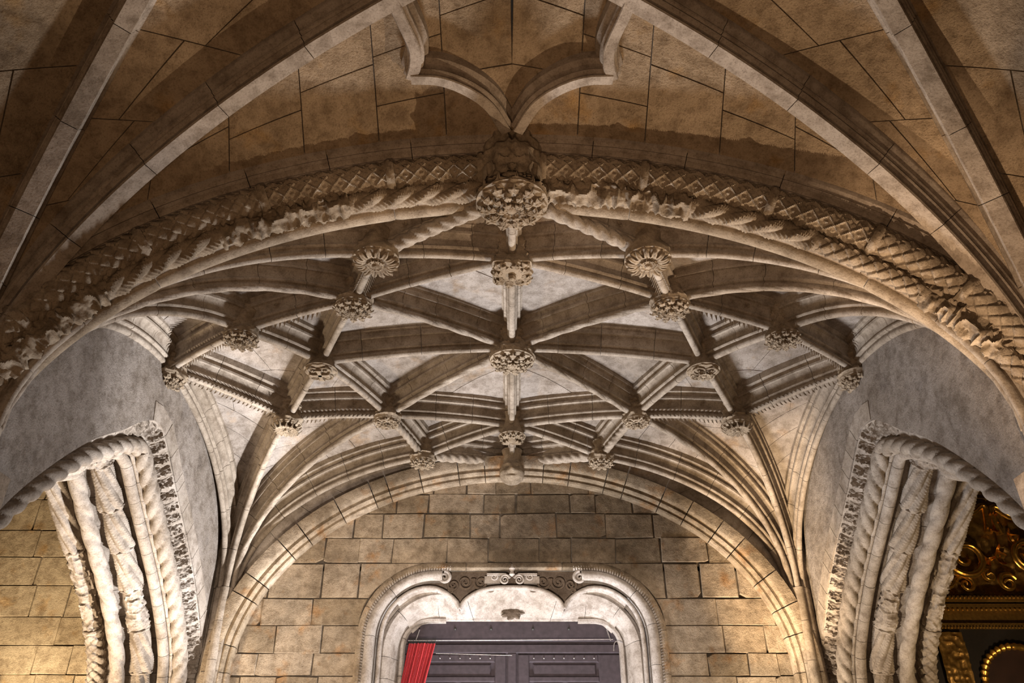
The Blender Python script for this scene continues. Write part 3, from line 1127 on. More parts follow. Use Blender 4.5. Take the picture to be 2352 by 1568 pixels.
mw = Mesh()
zs = np.r_[np.linspace(0, JT, 4), np.linspace(JT, TOPZ - .001, 14)[1:]]
for sx in (-1, 1):
    G = np.array([[(sx * 5.0, WY + .03, z), (sx * (xin(z) - .06), WY + .03, z)] for z in zs])
    mw.grid(G)
mw.box((-5.0, WY + .03, TOPZ - .08), (5.0, WY + .06, 7.9))
mw.done('mortar_bed', M['mortar'], wall_rear, smooth=False)


def block(name, poly, y0, y1, mat, parent, bev=0.008):
    """flat stone with chamfered front edges; poly in (x, z)"""
    p = np.array(poly)
    c = p.mean(0)
    d = p - c
    ln = np.linalg.norm(d, axis=1)[:, None]
    q = c + d * (1 - bev / np.maximum(ln, .05) * 1.4)
    n = len(p)
    V = [(x, y0, z) for x, z in q] + [(x, y0 + bev, z) for x, z in p] + [(x, y1, z) for x, z in p]
    F = [tuple(range(n))] + [(i, (i + 1) % n, n + (i + 1) % n, n + i)[::-1] for i in range(n)] + [(n + i, n + (i + 1) % n, 2 * n + (i + 1) % n, 2 * n + i)[::-1] for i in range(n)]
    return build(name, V, F, mat, parent, smooth=False)


def ashlar_rows(zlo, zhi, hmin, hmax):
    z = [zlo]
    while z[-1] < zhi:
        z.append(z[-1] + hmin + random.random() * (hmax - hmin))
    return z


def wob(v=.008):
    return (random.random() - .5) * 2 * v


HOODTOP = TOPZ + .05
lowr = ashlar_rows(1.9, HOODTOP - .3, .34, .44)
lowr[-1] = HOODTOP
rows = lowr[:-1] + ashlar_rows(HOODTOP, 7.5, .34, .46)


def quad_block(x0, x1, a, b, g):
    w_ = .014
    poly = [(x0 + g + wob(w_), a + g + wob(w_)), (x1 - g + wob(w_), a + g + wob(w_)), (x1 - g + wob(w_), b - g + wob(w_)), (x0 + g + wob(w_), b - g + wob(w_))]
    if random.random() < .35:        # broken corner
        k = random.randrange(4)
        p, q, r_ = np.array(poly[k]), np.array(poly[k - 1]), np.array(poly[(k + 1) % 4])
        f1, f2 = .06 + random.random() * .12, .06 + random.random() * .12
        poly[k:k + 1] = [tuple(p + (q - p) * f1), tuple(p + (r_ - p) * f2)]
    block('stone_block', poly, WY - random.random() * .016, WY + .05, M['wall'], wall_rear, .010)


for a, b in zip(rows[:-1], rows[1:]):
    g = .006 + random.random() * .009
    if a >= HOODTOP - .01:
        cur = -4.95 - random.random() * .4
        while cur < 4.9:
            nx = cur + .42 + random.random() * .62
            quad_block(cur, min(nx, 5.0), a, b, g)
            cur = nx
        continue
    for sx in (-1, 1):
        cur, first = min(xin(a), max(xin(b), OUTX - 1.15)), True
        while cur < 4.9:
            nx = cur + .42 + random.random() * .62
            if 4.95 - nx < .25:
                nx = 4.95
            if first:
                arc = [(max(xin(z), OUTX - 1.15), z) for z in np.linspace(a + g, b - g, 5)]
                nx = max(nx, max(p[0] for p in arc) + .18)
                poly = [(nx - g, b - g), (nx - g, a + g)] + arc
                poly = [(sx * p[0], p[1]) for p in poly]
                if sx < 0:
                    poly = poly[::-1]
                block('stone_block', poly, WY - random.random() * .01, WY + .05, M['wall'], wall_rear)
            else:
                quad_block(*((cur, nx) if sx > 0 else (-nx, -cur)), a, b, g)
            cur, first = nx, False

# --- door surround (mouldings swept round the opening)
ds = thing('door_surround', 'pale moulded stone surround of the dark double door with a cusped head', 'door surround', (0, WY, 0))


def door_path(ox, tz, r, n=16, x_stop=None):
    """up the left jamb, round the corner, along the head"""
    P = [(-ox, 0.0), (-ox, 1.0), (-ox, 2.2)] + [(-ox, z) for z in np.linspace(2.6, tz - r, 5)]
    P += [(-ox + r - r * math.cos(q), tz - r + r * math.sin(q)) for q in np.linspace(0, math.pi / 2, n)[1:]]
    if x_stop is not None:
        P += [(x, tz) for x in np.linspace(-ox + r, x_stop, 5)[1:]]
    return np.array([(x, 0, z) for x, z in P])


def sweep_flat(P, y, prof, mat, parent, name, seg=0.8, mirror=False, closed=True):
    """prof (o, y): o outwards from opening, y depth; path in x-z"""
    Q = np.array(P)
    Q[:, 1] = y
    L = np.array([0, -1.0, 0])
    return voussoirs(Q, L, [(-b, a) for a, b in prof], mat, parent, seg, 0.008, name, mirror, jitter=.25, step=0.1)


def rollp(r, n=10, c=(0, 0)):
    return [(c[0] + r * math.cos(t), c[1] + r * math.sin(t)) for t in np.linspace(0, 2 * math.pi, n, endpoint=False)]


for sx in (-1, 1):
    mir = sx > 0
    # hood, outer roll: run up and over the corner, stop short of the middle
    hood = door_path(2.43, TOPZ - .02, 1.12, x_stop=0.0)
    sweep_flat(hood, WY, [(.07, .06), (.07, -.02), (.03, -.05), (-.02, -.05), (-.05, .0), (-.05, .3)], M['wall'], ds, 'hood_stone', 1.0, mir)
    outer = door_path(2.29, TOPZ - .16, 1.0, x_stop=-1.16)
    sweep_flat(outer, WY + .02, [(.11, .25)] + [(.085 * math.cos(t), -.02 + .085 * math.sin(t)) for t in np.linspace(.2, -math.pi - .2, 10)] + [(-.11, .25)], M['door'], ds, 'outer_roll_stone', .75, mir)
    sweep_flat(outer, WY + .02, [(-.34, .40), (.2, .40), (.2, .17), (-.34, .17)], M['door'], ds, 'backing_stone', 1.2, mir)
    # small spiky leaves along the outer roll
    Q = resample(door_path(2.385, TOPZ - .065, 1.08, x_stop=-1.0), 150)
    m = Mesh()
    for i in range(40, 149):
        tdir = Q[i + 1] - Q[i]
        tdir /= np.linalg.norm(tdir)
        o = np.array([tdir[2] * -1, 0, tdir[0]])
        o = -o if o[0] > 0 and Q[i][2] < JT else o
        p = Q[i] + np.array([0, WY - .02, 0])
        s_ = .035 + .03 * vn(i * .9, 1, 3)
        m.add([p - tdir * .018 - o * .02, p + tdir * .018 - o * .02, p + o * s_ + np.array([0, -.04, 0]) + tdir * .015, p + np.array([0, .05, 0])], [(0, 1, 2), (0, 2, 3), (1, 3, 2)])
    m.done('leaf_edge', M['door'], ds, mirror=mir, smooth=False, kind='stuff')
    # splayed inner order on the jamb and corner
    inner = door_path(1.97, TOPZ - .55, .78, x_stop=-1.12)
    sweep_flat(inner, WY + .12, [(.16, .3), (.16, .02), (.10, -.03), (.05, -.01), (.0, .03), (-.07, .22), (-.12, .34), (-.12, .5), (.16, .5)], M['door'], ds, 'jamb_stone', .6, mir)
    edge = door_path(1.80, 3.21 + ZC, .42, x_stop=-1.1)
    sweep_flat(edge, WY + .42, [(.06, .2), (.06, -.01), (.03, -.05), (-.01, -.045), (-.03, .0), (-.03, .2)], M['door'], ds, 'inner_edge_stone', .8, mir)

# cusped roll: jamb, corner lobe, cusp, middle lobe
cusp = [(-2.12, 0.0), (-2.12, 1.2), (-2.12, 2.2 + ZC), (-2.12, 2.8 + ZC), (-2.07, 3.15 + ZC), (-1.90, 3.43 + ZC), (-1.62, 3.62 + ZC), (-1.32, 3.66 + ZC), (-1.1, 3.58 + ZC), (-.93, 3.45 + ZC), (-.86, 3.33 + ZC)]
mid = [(-.86, 3.33 + ZC), (-.76, 3.47 + ZC), (-.55, 3.60 + ZC), (-.28, 3.66 + ZC), (0, 3.67 + ZC)]
for sx in (-1, 1):
    for pts, nm in ((cusp, 'cusped_roll'), (mid, 'cusped_roll')):
        Q = spline(np.array([(x, WY + .03, z) for x, z in pts]), 60)
        V, F = tube(Q, np.array([0, -1.0, 0]), lambda th, s: .038 + 0 * s * th, 10)
        build(nm, V, F, M['door'], ds, mirror=sx > 0)
# splayed head below the cusped roll, down to the lintel edge
for sx in (-1, 1):
    top = np.vstack([spline(np.array([(x, 0, z) for x, z in cusp[5:]]), 20), spline(np.array([(x, 0, z) for x, z in mid]), 16)[1:]])
    n = len(top)
    low = np.stack([np.interp(np.linspace(0, 1, n), [0, .25, 1], [-1.66, -1.35, 0]), np.zeros(n), np.interp(np.linspace(0, 1, n), [0, .12, .3, 1], [3.02, 3.16, 3.215, 3.215]) + ZC], 1)
    t_ = np.linspace(0, 1, 7)
    G = np.zeros((n, 7, 3))
    for k, q in enumerate(t_):
        p = top * (1 - q) + low * q
        p[:, 1] = WY + .05 + .40 * q ** .8 - .03 * math.sin(q * math.pi)
        p[:, 2] = top[:, 2] * (1 - q ** .9) + low[:, 2] * q ** .9
        G[:, k] = p
    cuts = [0, n // 3, n // 3 + n // 3, n - 1]
    for a, b in zip(cuts[:-1], cuts[1:]):
        m = Mesh()
        g = G[a:b + 1].copy()
        g[0] += (g[1] - g[0]) * .06
        g[-1] += (g[-2] - g[-1]) * .06 * (b != n - 1)
        m.grid(g)
        m.grid(g + np.array([0, .1, .05]))
        m.done('lintel_stone', M['door'], ds, mirror=sx > 0)
# dark carved spandrels between hood and cusped roll
m = Mesh()
for sx in (-1, 1):
    tp = np.vstack([spline(np.array([(x, 0, z) for x, z in cusp[4:]]), 20), spline(np.array([(x, 0, z) for x, z in mid]), 16)[1:]])
    m.grid(np.array([[(sx * x, WY + .12, z - .03), (sx * x, WY + .12, TOPZ - .03)] for x, _, z in tp]))
m.done('spandrel_bed', M['soot'], ds, smooth=False)


def spiral(c, r, turns, y, tub, dirn=1, a0=0.0, n=44):
    t = np.linspace(0, 1, n)
    a = a0 + dirn * t * turns * 2 * np.pi
    rr = r * (1 - .88 * t)
    P = np.stack([c[0] + rr * np.cos(a), np.full(n, y), c[1] + rr * np.sin(a)], 1)
    return tube(P, np.array([0, -1.0, 0]), lambda th, s: tub * (1 - .45 * s / max(s.max(), 1e-6)) + 0 * th, 8)


for sx in (-1, 1):
    for (cx, cz, r, d, a0) in ((-.98, 3.72, .10, 1, 2.5), (-.78, 3.76, .13, -1, .5), (-.52, 3.76, .12, 1, 2.6), (-1.02, 3.62, .05, 1, 0), (-.36, 3.66, .05, -1, 0)):
        V, F = spiral((cx, cz + ZC), r, 1.7, WY + .07, .026, d, a0)
        build('foliage_scroll', V, F, M['soot'], ds, mirror=sx > 0)
    V, F = spiral((-1.13, TOPZ - .19), .10, 1.8, WY + .0, .035, -1, 1.6)
    build('volute', V, F, M['door'], ds, mirror=sx > 0)
    V, F = spiral((-.12, 3.79 + ZC), .085, 2.0, WY + .0, .022, 1, 0.3)
    build('volute', V, F, M['door'], ds, mirror=sx > 0)
    V, F = spiral((-.30, 3.84 + ZC), .06, 1.6, WY + .02, .02, -1, 0.6)
    build('volute', V, F, M['door'], ds, mirror=sx > 0)
    m = Mesh()
    m.box((-.42, WY - .0, 3.86 + ZC), (-.1, WY + .15, 3.90 + ZC))
    m.box((-.46, WY + .05, 3.74 + ZC), (-.2, WY + .2, 3.86 + ZC))
    m.done('fillet_block', M['door'], ds, mirror=sx > 0, smooth=False)
V, F = lathe([(.02, 0), (.05, .03), (.03, .08), (.055, .13), (.01, .2)], 10, (0, WY - .02, 3.84 + ZC))
build('finial', V, F, M['door'], ds)
# small carved flower on the lintel
fz = (0, WY + .33, 3.32 + ZC)
lt = Mesh()
V, F = lathe([(.02, -.04), (.13, -.03), (.16, 0), (.12, .03), (.02, .04)], 40, (0, 0, 0), lambda th, i: 1 + .16 * np.cos(7 * th) + .1 * np.sin(13 * th + i))
V = V[:, [0, 2, 1]] * np.array([1.1, 1.3, .62]) + np.array(fz)
lt.add(V, F)
lt.done('lintel_flower', M['soot'], ds)

# --- door itself
door = struct('door_1', (0, 14.0, 0))


def wbox(lo, hi, name, par, mat='wood', bev=0.012):
    bm_ = Mesh()
    x0, y0, z0 = lo
    x1, y1, z1 = hi
    V = [(x0 + bev, y0, z0 + bev), (x1 - bev, y0, z0 + bev), (x1 - bev, y0, z1 - bev), (x0 + bev, y0, z1 - bev),
         (x0, y0 + bev, z0), (x1, y0 + bev, z0), (x1, y0 + bev, z1), (x0, y0 + bev, z1), (x0, y1, z0), (x1, y1, z0), (x1, y1, z1), (x0, y1, z1)]
    F = [(0, 1, 2, 3), (0, 4, 5, 1), (1, 5, 6, 2), (2, 6, 7, 3), (3, 7, 4, 0), (4, 8, 9, 5), (5, 9, 10, 6), (6, 10, 11, 7), (7, 11, 8, 4)]
    bm_.add(V, F)
    return bm_.done(name, M[mat], par, smooth=False)


DY = 13.98
wbox((-2.0, DY + .06, 0), (2.0, DY + .2, 3.6 + ZC), 'door_backing', door)
wbox((-1.85, DY - .02, 2.90 + ZC), (1.85, DY + .08, 3.4 + ZC), 'transom_beam', door)
wbox((-1.85, DY, 2.72 + ZC), (1.85, DY + .08, 2.86 + ZC), 'rail', door)
wbox((-.07, DY, 0), (.07, DY + .08, 2.72 + ZC), 'meeting_stile', door)
for sx in (-1, 1):
    for xa, xb in ((.10, .28), (1.42, 1.82)):
        wbox((min(sx * xa, sx * xb), DY + .01, 0), (max(sx * xa, sx * xb), DY + .08, 2.70 + ZC), 'stile', door)
    for z0, z1 in ((2.58, 2.70), (2.28, 2.36), (1.2, 1.35)):
        wbox((min(sx * .28, sx * 1.42), DY + .012, z0 + ZC), (max(sx * .28, sx * 1.42), DY + .08, z1 + ZC), 'rail', door)
    for xa, xb in ((.34, .83), (.88, 1.38)):
        wbox((min(sx * xa, sx * xb), DY + .02, 1.4 + ZC), (max(sx * xa, sx * xb), DY + .08, 2.22 + ZC), 'panel', door, bev=.03)
    wbox((min(sx * .34, sx * 1.38), DY + .03, 2.38 + ZC), (max(sx * .34, sx * 1.38), DY + .08, 2.56 + ZC), 'panel', door, bev=.025)
    for k in range(7):
        V, F = lathe([(.003, -.012), (.011, -.006), (.014, 0)], 8, (0, 0, 0))
        V = V[:, [0, 2, 1]] + np.array([sx * (.36 + k * .165), DY + .005, 2.64 + ZC])
        build('stud', V, F, M['wire'], door)
    for xk in (.35, .95):
        V, F = lathe([(.003, -.018), (.016, -.01), (.022, 0)], 10, (0, 0, 0))
        V = V[:, [0, 2, 1]] + np.array([sx * xk, DY - .022, 3.10 + ZC])
        build('bolt', V, F, M['hook'], door)

# --- wires, hooks and the red curtain
CY_ = 13.82


def straight(a, b, r):
    P = np.linspace(a, b, 6)
    return tube(P, np.array([0, -1.0, 0]) if abs(b[1] - a[1]) < .5 else np.array([0, 0, 1.0]), lambda th, s: r + 0 * s * th, 8)


cr = thing('curtain_wire', 'thin steel wire stretched across the dark door head', 'wire', (0, CY_, 2.86 + ZC))
V, F = straight(np.array([-1.70, CY_, 2.88 + ZC]), np.array([1.66, CY_, 2.90 + ZC]), .0055)
build('wire', V, F, M['wire'], cr)
for x in (-1.58, 1.62):
    V, F = straight(np.array([x, CY_, 2.88 + ZC]), np.array([x + .03 * (1 if x < 0 else -1), CY_ + .14, 3.06 + ZC]), .009)
    V, F = tube(np.linspace((x, CY_, 2.88 + ZC), (x + (.05 if x < 0 else -.05), CY_ + .02, 3.06 + ZC), 6), np.array([0, -1.0, 0]), lambda th, s: .009 + 0 * s * th, 8)
    build('hanger', V, F, M['wire'], cr)
V, F = tube(spline(np.array([(1.66, CY_, 2.72 + ZC), (1.68, CY_, 2.84 + ZC), (1.74, CY_, 2.88 + ZC), (1.82, CY_ + .02, 2.85 + ZC)]), 16), np.array([0, -1.0, 0]), lambda th, s: .008 + 0 * s * th, 8)
build('end_hook', V, F, M['wire'], cr)
lw = thing('lower_wire', 'shorter steel wire below the curtain wire, right of the red curtain', 'wire', (0, CY_ + .1, 2.65 + ZC))
V, F = straight(np.array([-1.25, CY_ + .1, 2.70 + ZC]), np.array([.0, CY_ + .1, 2.67 + ZC]), .004)
build('wire', V, F, M['wire'], lw)

cu = thing('curtain', 'narrow pleated red curtain drawn to the left of the dark door', 'curtain', (-1.45, CY_, 0))
nz, nx = 40, 121
zz = np.linspace(2.84 + ZC, 0.25, nz)
uu = np.linspace(0, 1, nx)
G = np.zeros((nz, nx, 3))
for i, z in enumerate(zz):
    f = (2.84 + ZC - z)
    xa = -1.69 - .16 * f
    xb = -1.25 - .23 * f
    am = .018 + .016 * min(1, f)
    G[i, :, 0] = xa + (xb - xa) * uu + .01 * np.sin(uu * 31 + f)
    G[i, :, 1] = CY_ + am * np.sin(uu * 2 * np.pi * 13 + .6 * np.sin(f * 1.3)) + .01 * np.sin(uu * 9 + f * 2)
    G[i, :, 2] = z
m = Mesh()
m.grid(G)
m.grid(G + np.array([0, .006, 0]))
m.done('cloth', M['cloth'], cu, angle=80)
m = Mesh()
m.grid(G[:3] + np.array([0, -.006, .0]) + np.array([0, 0, .0]))
m.done('heading', M['cloth'], cu, angle=80)
for k in range(22):
    x = -1.69 + .44 * (k + .5) / 22
    V, F = tube(np.array([(x, CY_ - .01, 2.83 + ZC), (x + .004, CY_ - .02, 2.86 + ZC), (x - .004, CY_, 2.90 + ZC), (x + .006, CY_ + .01, 2.92 + ZC)]), np.array([0, -1.0, 0]), lambda th, s: .0045 + 0 * s * th, 5)
    build('curtain_hook', V, F, M['hook'], cu)

# ------------------------------------------------------------------ side walls with Manueline arches
BX = 4.9
APY, FARH, NEARH = 10.1, None, None
far = [(0, 4.83), (.25, 4.76), (.9, 4.33), (1.5, 3.95), (2.1, 3.55), (2.7, 3.05), (3.1, 2.6), (3.3, 2.1), (3.4, 1.4), (3.42, .5), (3.42, -1.6)]
near = [(0, 4.83), (.42, 4.70), (1.0, 4.36), (1.56, 3.96), (2.16, 3.38), (2.64, 2.8), (2.95, 2.2), (3.1, 1.3), (3.15, -1.6)]
pts = [(-BX, APY - d, z + ZC) for d, z in reversed(near)] + [(-BX, APY + d, z + ZC) for d, z in far[1:]]
BASE = spline(np.array(pts), 240)
SL = np.array([1.0, 0, 0])


def order_path(x, delta, n=240):
    _, L, Nn = frame(BASE, SL)
    P = BASE + Nn * delta
    P[:, 0] = x
    # keep the offset curve free of loops near the point of the arch
    keep = [0]
    for i in range(1, len(P)):
        if P[i, 1] >= P[keep[-1], 1] - 1e-4 or True:
            keep.append(i)
    return resample(P[keep], n)


OUTER = BASE - frame(BASE, SL)[2] * (0.03 + 0.12 * np.clip((BASE[:, 1:2] - 9.2) / .7, 0, 1))


def arch_top(y):
    o = np.argsort(OUTER[:, 1])
    return float(np.interp(y, OUTER[o, 1], OUTER[o, 2], left=0, right=0))


PR_ARCH = [(-.012, .15), (-.05, .10), (-.10, .03), (-.16, .0), (-.20, -.12), (-.30, -.16), (-.33, -.20), (-.5, -.21), (-.55, -.23), (-.75, -.24), (-.8, -.40), (-1.05, -.44), (-1.15, -.34), (-1.3, -.36),
           (-1.45, -.2), (-1.6, .0), (-1.6, .45), (-.06, .45), (-.06, .2)]
for sx in (-1, 1):
    mir = sx > 0
    s = side(sx)
    wl_ = struct(f'wall_{s}', (sx * BX, 10, 0))
    # plaster field between the arch and the wall rib
    ys = np.linspace(6.3, 13.55, 90)
    kz = [k for k in RIBS if k[0] == 'S' and k[1] == 'H' and k[2] == -1]
    ribp = np.concatenate([RIBS[('S', 'H', -1, -1)][0], RIBS[('S', 'H', -1, 1)][0]])
    o = np.argsort(ribp[:, 1])
    G = []
    for y in ys:
        top = max(float(np.interp(y, ribp[o, 1], ribp[o, 2])) + .35, arch_top(y) + .12)
        lo_ = arch_top(y) - .0
        G.append([(-BX, y, lo_ + (top - lo_) * q) for q in np.linspace(0, 1, 8)])
    m = Mesh()
    G = np.array(G)
    m.grid(G)
    m.grid(G + np.array([-.12, 0, 0]))
    m.done('plaster_field', M['plaster'], wl_, mirror=mir)
    # ring of voussoirs round the rear half of the arch, flush with the plaster
    _, _, nb = frame(BASE, SL)
    i0 = int(np.argmin(np.abs(BASE[:, 1] - 9.9)))
    Pv = BASE[i0:i0 + 70]
    voussoirs(Pv, SL, [(.010, .155), (.010, .42), (-.05, .42), (-.05, .155)], M['pale'], wl_, .36, .010, 'stone_block', mir, .3)
    # the arch itself
    ar = thing('side_arch', f'richly carved pointed arch of rope and leaf mouldings in the {s} side wall', 'arch', (sx * (BX + .8), 10.1, 0))
    voussoirs(BASE[6:-2], SL, PR_ARCH, M['pale'], ar, .55, .008, 'ring_stone', mir, .1)
    # rope moulding nearest the nave
    P = order_path(-5.10, .20, 700)

    def rope_r(th, ss):
        w = (th * 3 / (2 * np.pi) + ss / .80 * 3) % 1.0
        return .082 + .05 * np.abs(np.sin(np.pi * w)) ** .45 - .018 * w
    V, F = tube(P, SL, rope_r, 26)
    build('rope_moulding', V, F, M['pale'], ar, mirror=mir, angle=60)
    # plain rolls
    for nm, x, dl, r in (('plain_roll', -5.30, .31, .08), ('thin_roll', -5.20, .27, .035)):
        P = order_path(x, dl, 240)
        voussoirs(P[30:-8], SL, rollp(r, 14), M['pale'], ar, .30, .006, nm, mir, .1)
    # leaf-sleeved drums
    P = order_path(-5.60, .37, 500)
    cuts = list(np.linspace(.02, .98, 21))
    roll_run(P, SL, (0, 0), .118, cuts, ['acanthus', 'scrollwork', 'acanthus', 'acanthus'], M['pale'], ar, 64, .010, .02, 'leaf_sleeve', mir, .05)
    # twisted colonnette
    P = order_path(-5.88, .56, 600)

    def tw(th, ss):
        w = (th * 2 / (2 * np.pi) - ss / .42) % 1.0
        return .080 + .036 * np.abs(np.sin(np.pi * w)) ** .4 - .012 * w
    V, F = tube(P, SL, tw, 22)
    build('twisted_shaft', V, F, M['pale'], ar, mirror=mir, angle=60)
    # rear carved shaft
    P = order_path(-6.25, .45, 400)
    roll_run(P, SL, (0, 0), .10, list(np.linspace(.02, .98, 11)), ['scrollwork', 'scale', 'acanthus'], M['pale'], ar, 48, .014, .03, 'carved_shaft', mir)
    # crockets in the outer hollow
    P = order_path(-4.97, .0, 800)
    _, _, nn = frame(P, SL)
    tot = plen(P)
    nck = int(tot / .20)
    for k in range(nck):
        i = int((k + .5) / nck * 799)
        if P[i, 2] < .9 or P[i, 1] < 9.5:
            continue
        m = Mesh()
        a = np.linspace(-1, 1, 21)
        X, Yg = np.meshgrid(a, a, indexing='ij')
        env = np.clip(1 - X ** 4, 0, 1) * np.clip(1 - Yg ** 6, 0, 1)
        n1 = vn(X * 2.2 + k * 7.1, Yg * 2.2, 4)
        n2 = vn(X * 4.5 + k * 3.1, Yg * 4.5, 8)
        hgt = (.01 + .075 * (1 - np.abs(2 * n1 - 1)) ** 1.4 + .055 * (1 - np.abs(2 * n2 - 1)) ** 2) * env * (.45 + .55 * (X * .5 + .5))
        T = P[min(i + 1, 799)] - P[i]
        T /= np.linalg.norm(T)
        lo_, hi_ = np.array([-.02, 0, 0]) - nn[i] * .15, np.array([-.19, 0, 0]) + nn[i] * .08
        cpt = P[i] + np.array([.07, 0, 0]) + (lo_ + hi_) / 2
        acr = (hi_ - lo_) / 2
        up = np.cross(T, acr)
        up /= np.linalg.norm(up)
        if up[0] < 0:
            up = -up
        G = cpt + X[..., None] * T * .085 + Yg[..., None] * acr + (hgt - .015)[..., None] * up
        m.grid(G)
        m.done('crocket', M['pale'], ar, mirror=mir, angle=60)

# ------------------------------------------------------------------ side chapels
for sx in (-1, 1):
    s = side(sx)
    ch = struct(f'wall_{s}_chapel', (sx * 7.8, 13.4, 0))
    m = Mesh()
    m.box((-10.2, 13.43, 0), (-5.0, 13.6, 7.5))
    m.box((-10.4, 6.4, 0), (-10.2, 13.6, 7.5))
    m.box((-10.4, 6.2, 0), (-6.5, 6.4, 7.5))
    m.box((-10.4, 6.2, 7.5), (-4.95, 13.6, 7.6))
    m.box((-6.55, 6.2, 6.6), (-4.95, 13.6, 7.6))
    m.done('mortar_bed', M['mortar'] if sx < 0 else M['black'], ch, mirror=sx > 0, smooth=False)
    if sx < 0:
        rows = ashlar_rows(1.5, 7.2, .40, .56)
        for a, b in zip(rows[:-1], rows[1:]):
            cur = 5.0 + random.random() * .3
            while cur < 10.1:
                nx = min(cur + .5 + random.random() * .7, 10.15)
                g = .008
                poly = [(-nx + g + wob(), a + g + wob()), (-cur - g + wob(), a + g + wob()), (-cur - g + wob(), b - g + wob()), (-nx + g + wob(), b - g + wob())]
                block('stone_block', poly, 13.4 - random.random() * .015, 13.46, M['chapel'], ch)
                cur = nx

# ------------------------------------------------------------------ gilded altarpiece in the right chapel
AY = 13.1
al = thing('altarpiece', 'dark gilded altarpiece with large scrolls, seen through the right side arch', 'altarpiece', (7.8, AY, 0))


def abox(lo, hi, name, mat='golddark'):
    bx_ = Mesh()
    bx_.box(lo, hi)
    return bx_.done(name, M[mat], al, smooth=False)


m = Mesh()
xs = np.linspace(6.55, 9.4, 110)
zs = np.linspace(3.40, 5.6, 84)
Xg, Zg = np.meshgrid(xs, zs, indexing='ij')
rel = .05 * (1 - np.abs(2 * vn(Xg * 7, Zg * 7, 31) - 1)) ** 1.5 + .025 * vn(Xg * 16, Zg * 16, 32)
m.grid(np.stack([Xg, AY + .08 - rel, Zg + ZC], -1))
m.done('crest_panel', M['golddark'], al, angle=60)
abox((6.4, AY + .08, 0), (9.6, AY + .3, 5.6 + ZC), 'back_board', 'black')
for (z0, z1, ov) in ((3.30, 3.38, .16), (3.20, 3.27, .10), (2.92, 2.98, .08)):
    abox((6.42 - ov * .3, AY - ov, z0 + ZC), (9.6, AY + .1, z1 + ZC), 'cornice')
abox((6.5, AY - .02, 2.98 + ZC), (9.6, AY + .1, 3.20 + ZC), 'frieze')
for z, n, r in ((3.345, 46, .020), (3.175, 40, .022), (2.90, 60, .014)):
    for k in range(n):
        V, F = lathe([(.002, -r), (r * .8, -r * .6), (r, 0), (r * .8, r * .6), (.002, r)], 8, (6.5 + k * 3.0 / n, AY - (.17 if z > 3.3 else .11), z + ZC))
        build('bead', V, F, M['gold'], al)


def acanthus(c, r, turns, d, a0, tub=.06, y=AY - .02, tail=None):
    """C-scroll of gilded acanthus: grooved tapering band"""
    n = 70
    t = np.linspace(0, 1, n)
    a = a0 + d * t * turns * 2 * np.pi
    rr = r * (1 - .82 * t ** .8)
    P = np.stack([c[0] + rr * np.cos(a), y - .07 * np.sin(np.pi * t), c[1] + ZC + rr * np.sin(a)], 1)
    if tail is not None:
        q = np.linspace(0, 1, 14)[:-1, None]
        t0 = np.array([tail[0], y, tail[1] + ZC])
        ctrl = P[0] - (P[1] - P[0]) * 9
        P = np.vstack([(1 - q) ** 2 * t0 + 2 * q * (1 - q) * ctrl + q ** 2 * P[0], P])
    tt = plen(P)

    def rf(th, ss):
        f = ss / tt
        return tub * (1.15 - .75 * f) * (1 + .16 * np.cos(7 * th)) * (1 + .05 * np.sin(ss * 60))
    V, F = tube(P, np.array([0, -1.0, 0]), rf, 28)
    return build('gilded_scroll', V, F, M['gold'], al, angle=70)


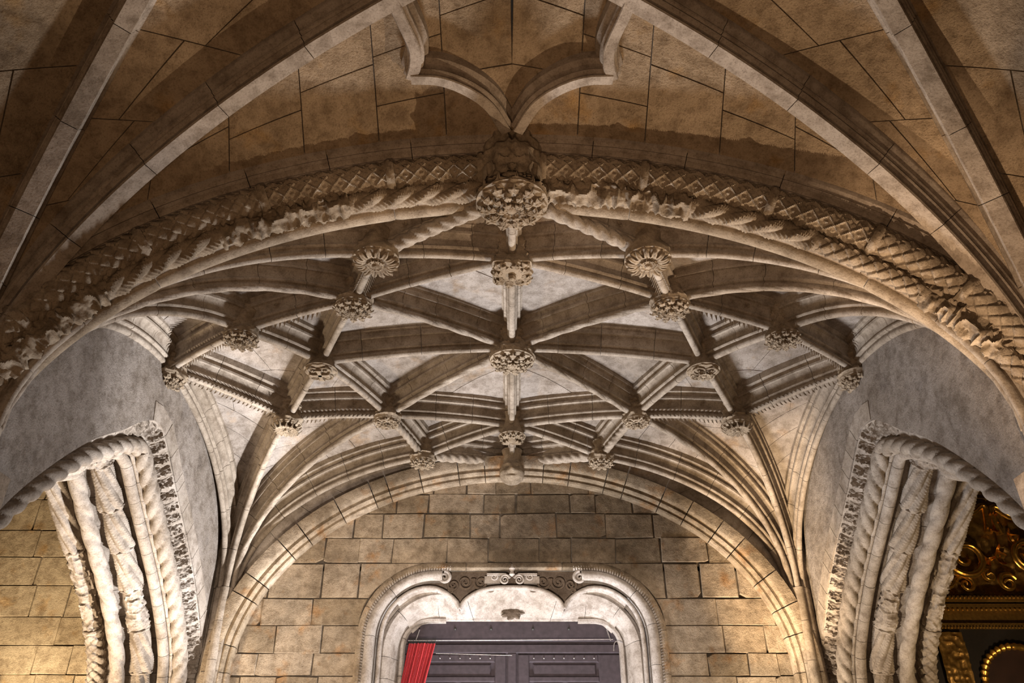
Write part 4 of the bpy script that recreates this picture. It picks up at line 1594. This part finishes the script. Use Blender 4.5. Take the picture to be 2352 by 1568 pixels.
acanthus((7.42, 4.02), .40, 1.6, 1, 2.2)
acanthus((8.45, 4.08), .36, 1.7, -1, 1.0)
acanthus((7.66, 5.02), .27, 1.5, -1, -.6, .05, tail=(7.95, 4.45))
acanthus((7.15, 4.72), .17, 1.4, 1, 1.2, .04)
acanthus((8.55, 4.95), .30, 1.5, 1, 3.6, .05, tail=(8.15, 4.42))
acanthus((7.30, 3.58), .16, 1.5, -1, 2.8, .035)
acanthus((7.98, 3.60), .17, 1.5, 1, .4, .04)
acanthus((7.72, 3.72), .11, 1.4, 1, 1.4, .03)
acanthus((8.5, 3.62), .15, 1.4, -1, .4, .04)
acanthus((7.02, 3.70), .30, .7, 1, 2.6, .045)
for k, (x, z, a) in enumerate([(7.95, 4.5, .9), (8.0, 4.46, 1.25), (8.06, 4.44, 1.6), (7.6, 3.9, .4), (7.35, 4.15, 2.4), (8.4, 4.2, 2.0), (8.0, 3.9, 1.5), (7.2, 3.9, 3.0)]):
    put('gilded_leaf', leaf_mesh('gilded_leaf', 1.0, .22, .15, 2, M['gold']), al, (x - 7.8, -.05, z + ZC), (math.pi / 2, -a, 0), .34)
# lower stage: pilasters, arched niche with a dark painted figure
for x0 in (6.62, 8.55):
    m = Mesh()
    xg, zg = np.meshgrid(np.linspace(x0, x0 + .42, 24), np.linspace(0.6, 2.86, 110), indexing='ij')
    rel = .05 * (1 - np.abs(2 * vn(xg * 12, zg * 12, 41) - 1)) ** 1.4
    m.grid(np.stack([xg, AY + .03 - rel, zg + ZC], -1))
    m.done('pilaster', M['golddark'], al, angle=60)
ph = np.linspace(0, np.pi, 40)
P = np.stack([7.78 - .58 * np.cos(ph), np.full(40, AY + .02), 2.1 + ZC + .55 * np.sin(ph)], 1)
V, F = tube(P, np.array([0, -1.0, 0]), lambda th, s: .05 * (1 + .25 * np.cos(s * 70)) + 0 * th, 10)
build('niche_arch', V, F, M['gold'], al)
m = Mesh()
m.add([(7.2, AY + .06, .4), (8.36, AY + .06, .4)] + [(7.78 + .58 * math.cos(q), AY + .06, 2.1 + ZC + .55 * math.sin(q)) for q in np.linspace(0, math.pi, 20)], [tuple(range(22))])
m.done('niche_painting', M['paint'], al, smooth=False)

# thin cord hanging from the ring-leaf boss on the right
hcord = thing('hanging_cord', 'thin pale cord hanging below the right lace boss', 'cord', (1.27, 12.4, 7.0))
V, F = tube(np.linspace((1.27, 12.4, 7.0), (1.27, 12.4, 7.55), 5), np.array([0, -1.0, 0]), lambda th, s: .003 + 0 * s * th, 5)
build('cord', V, F, M['wire'], hcord)
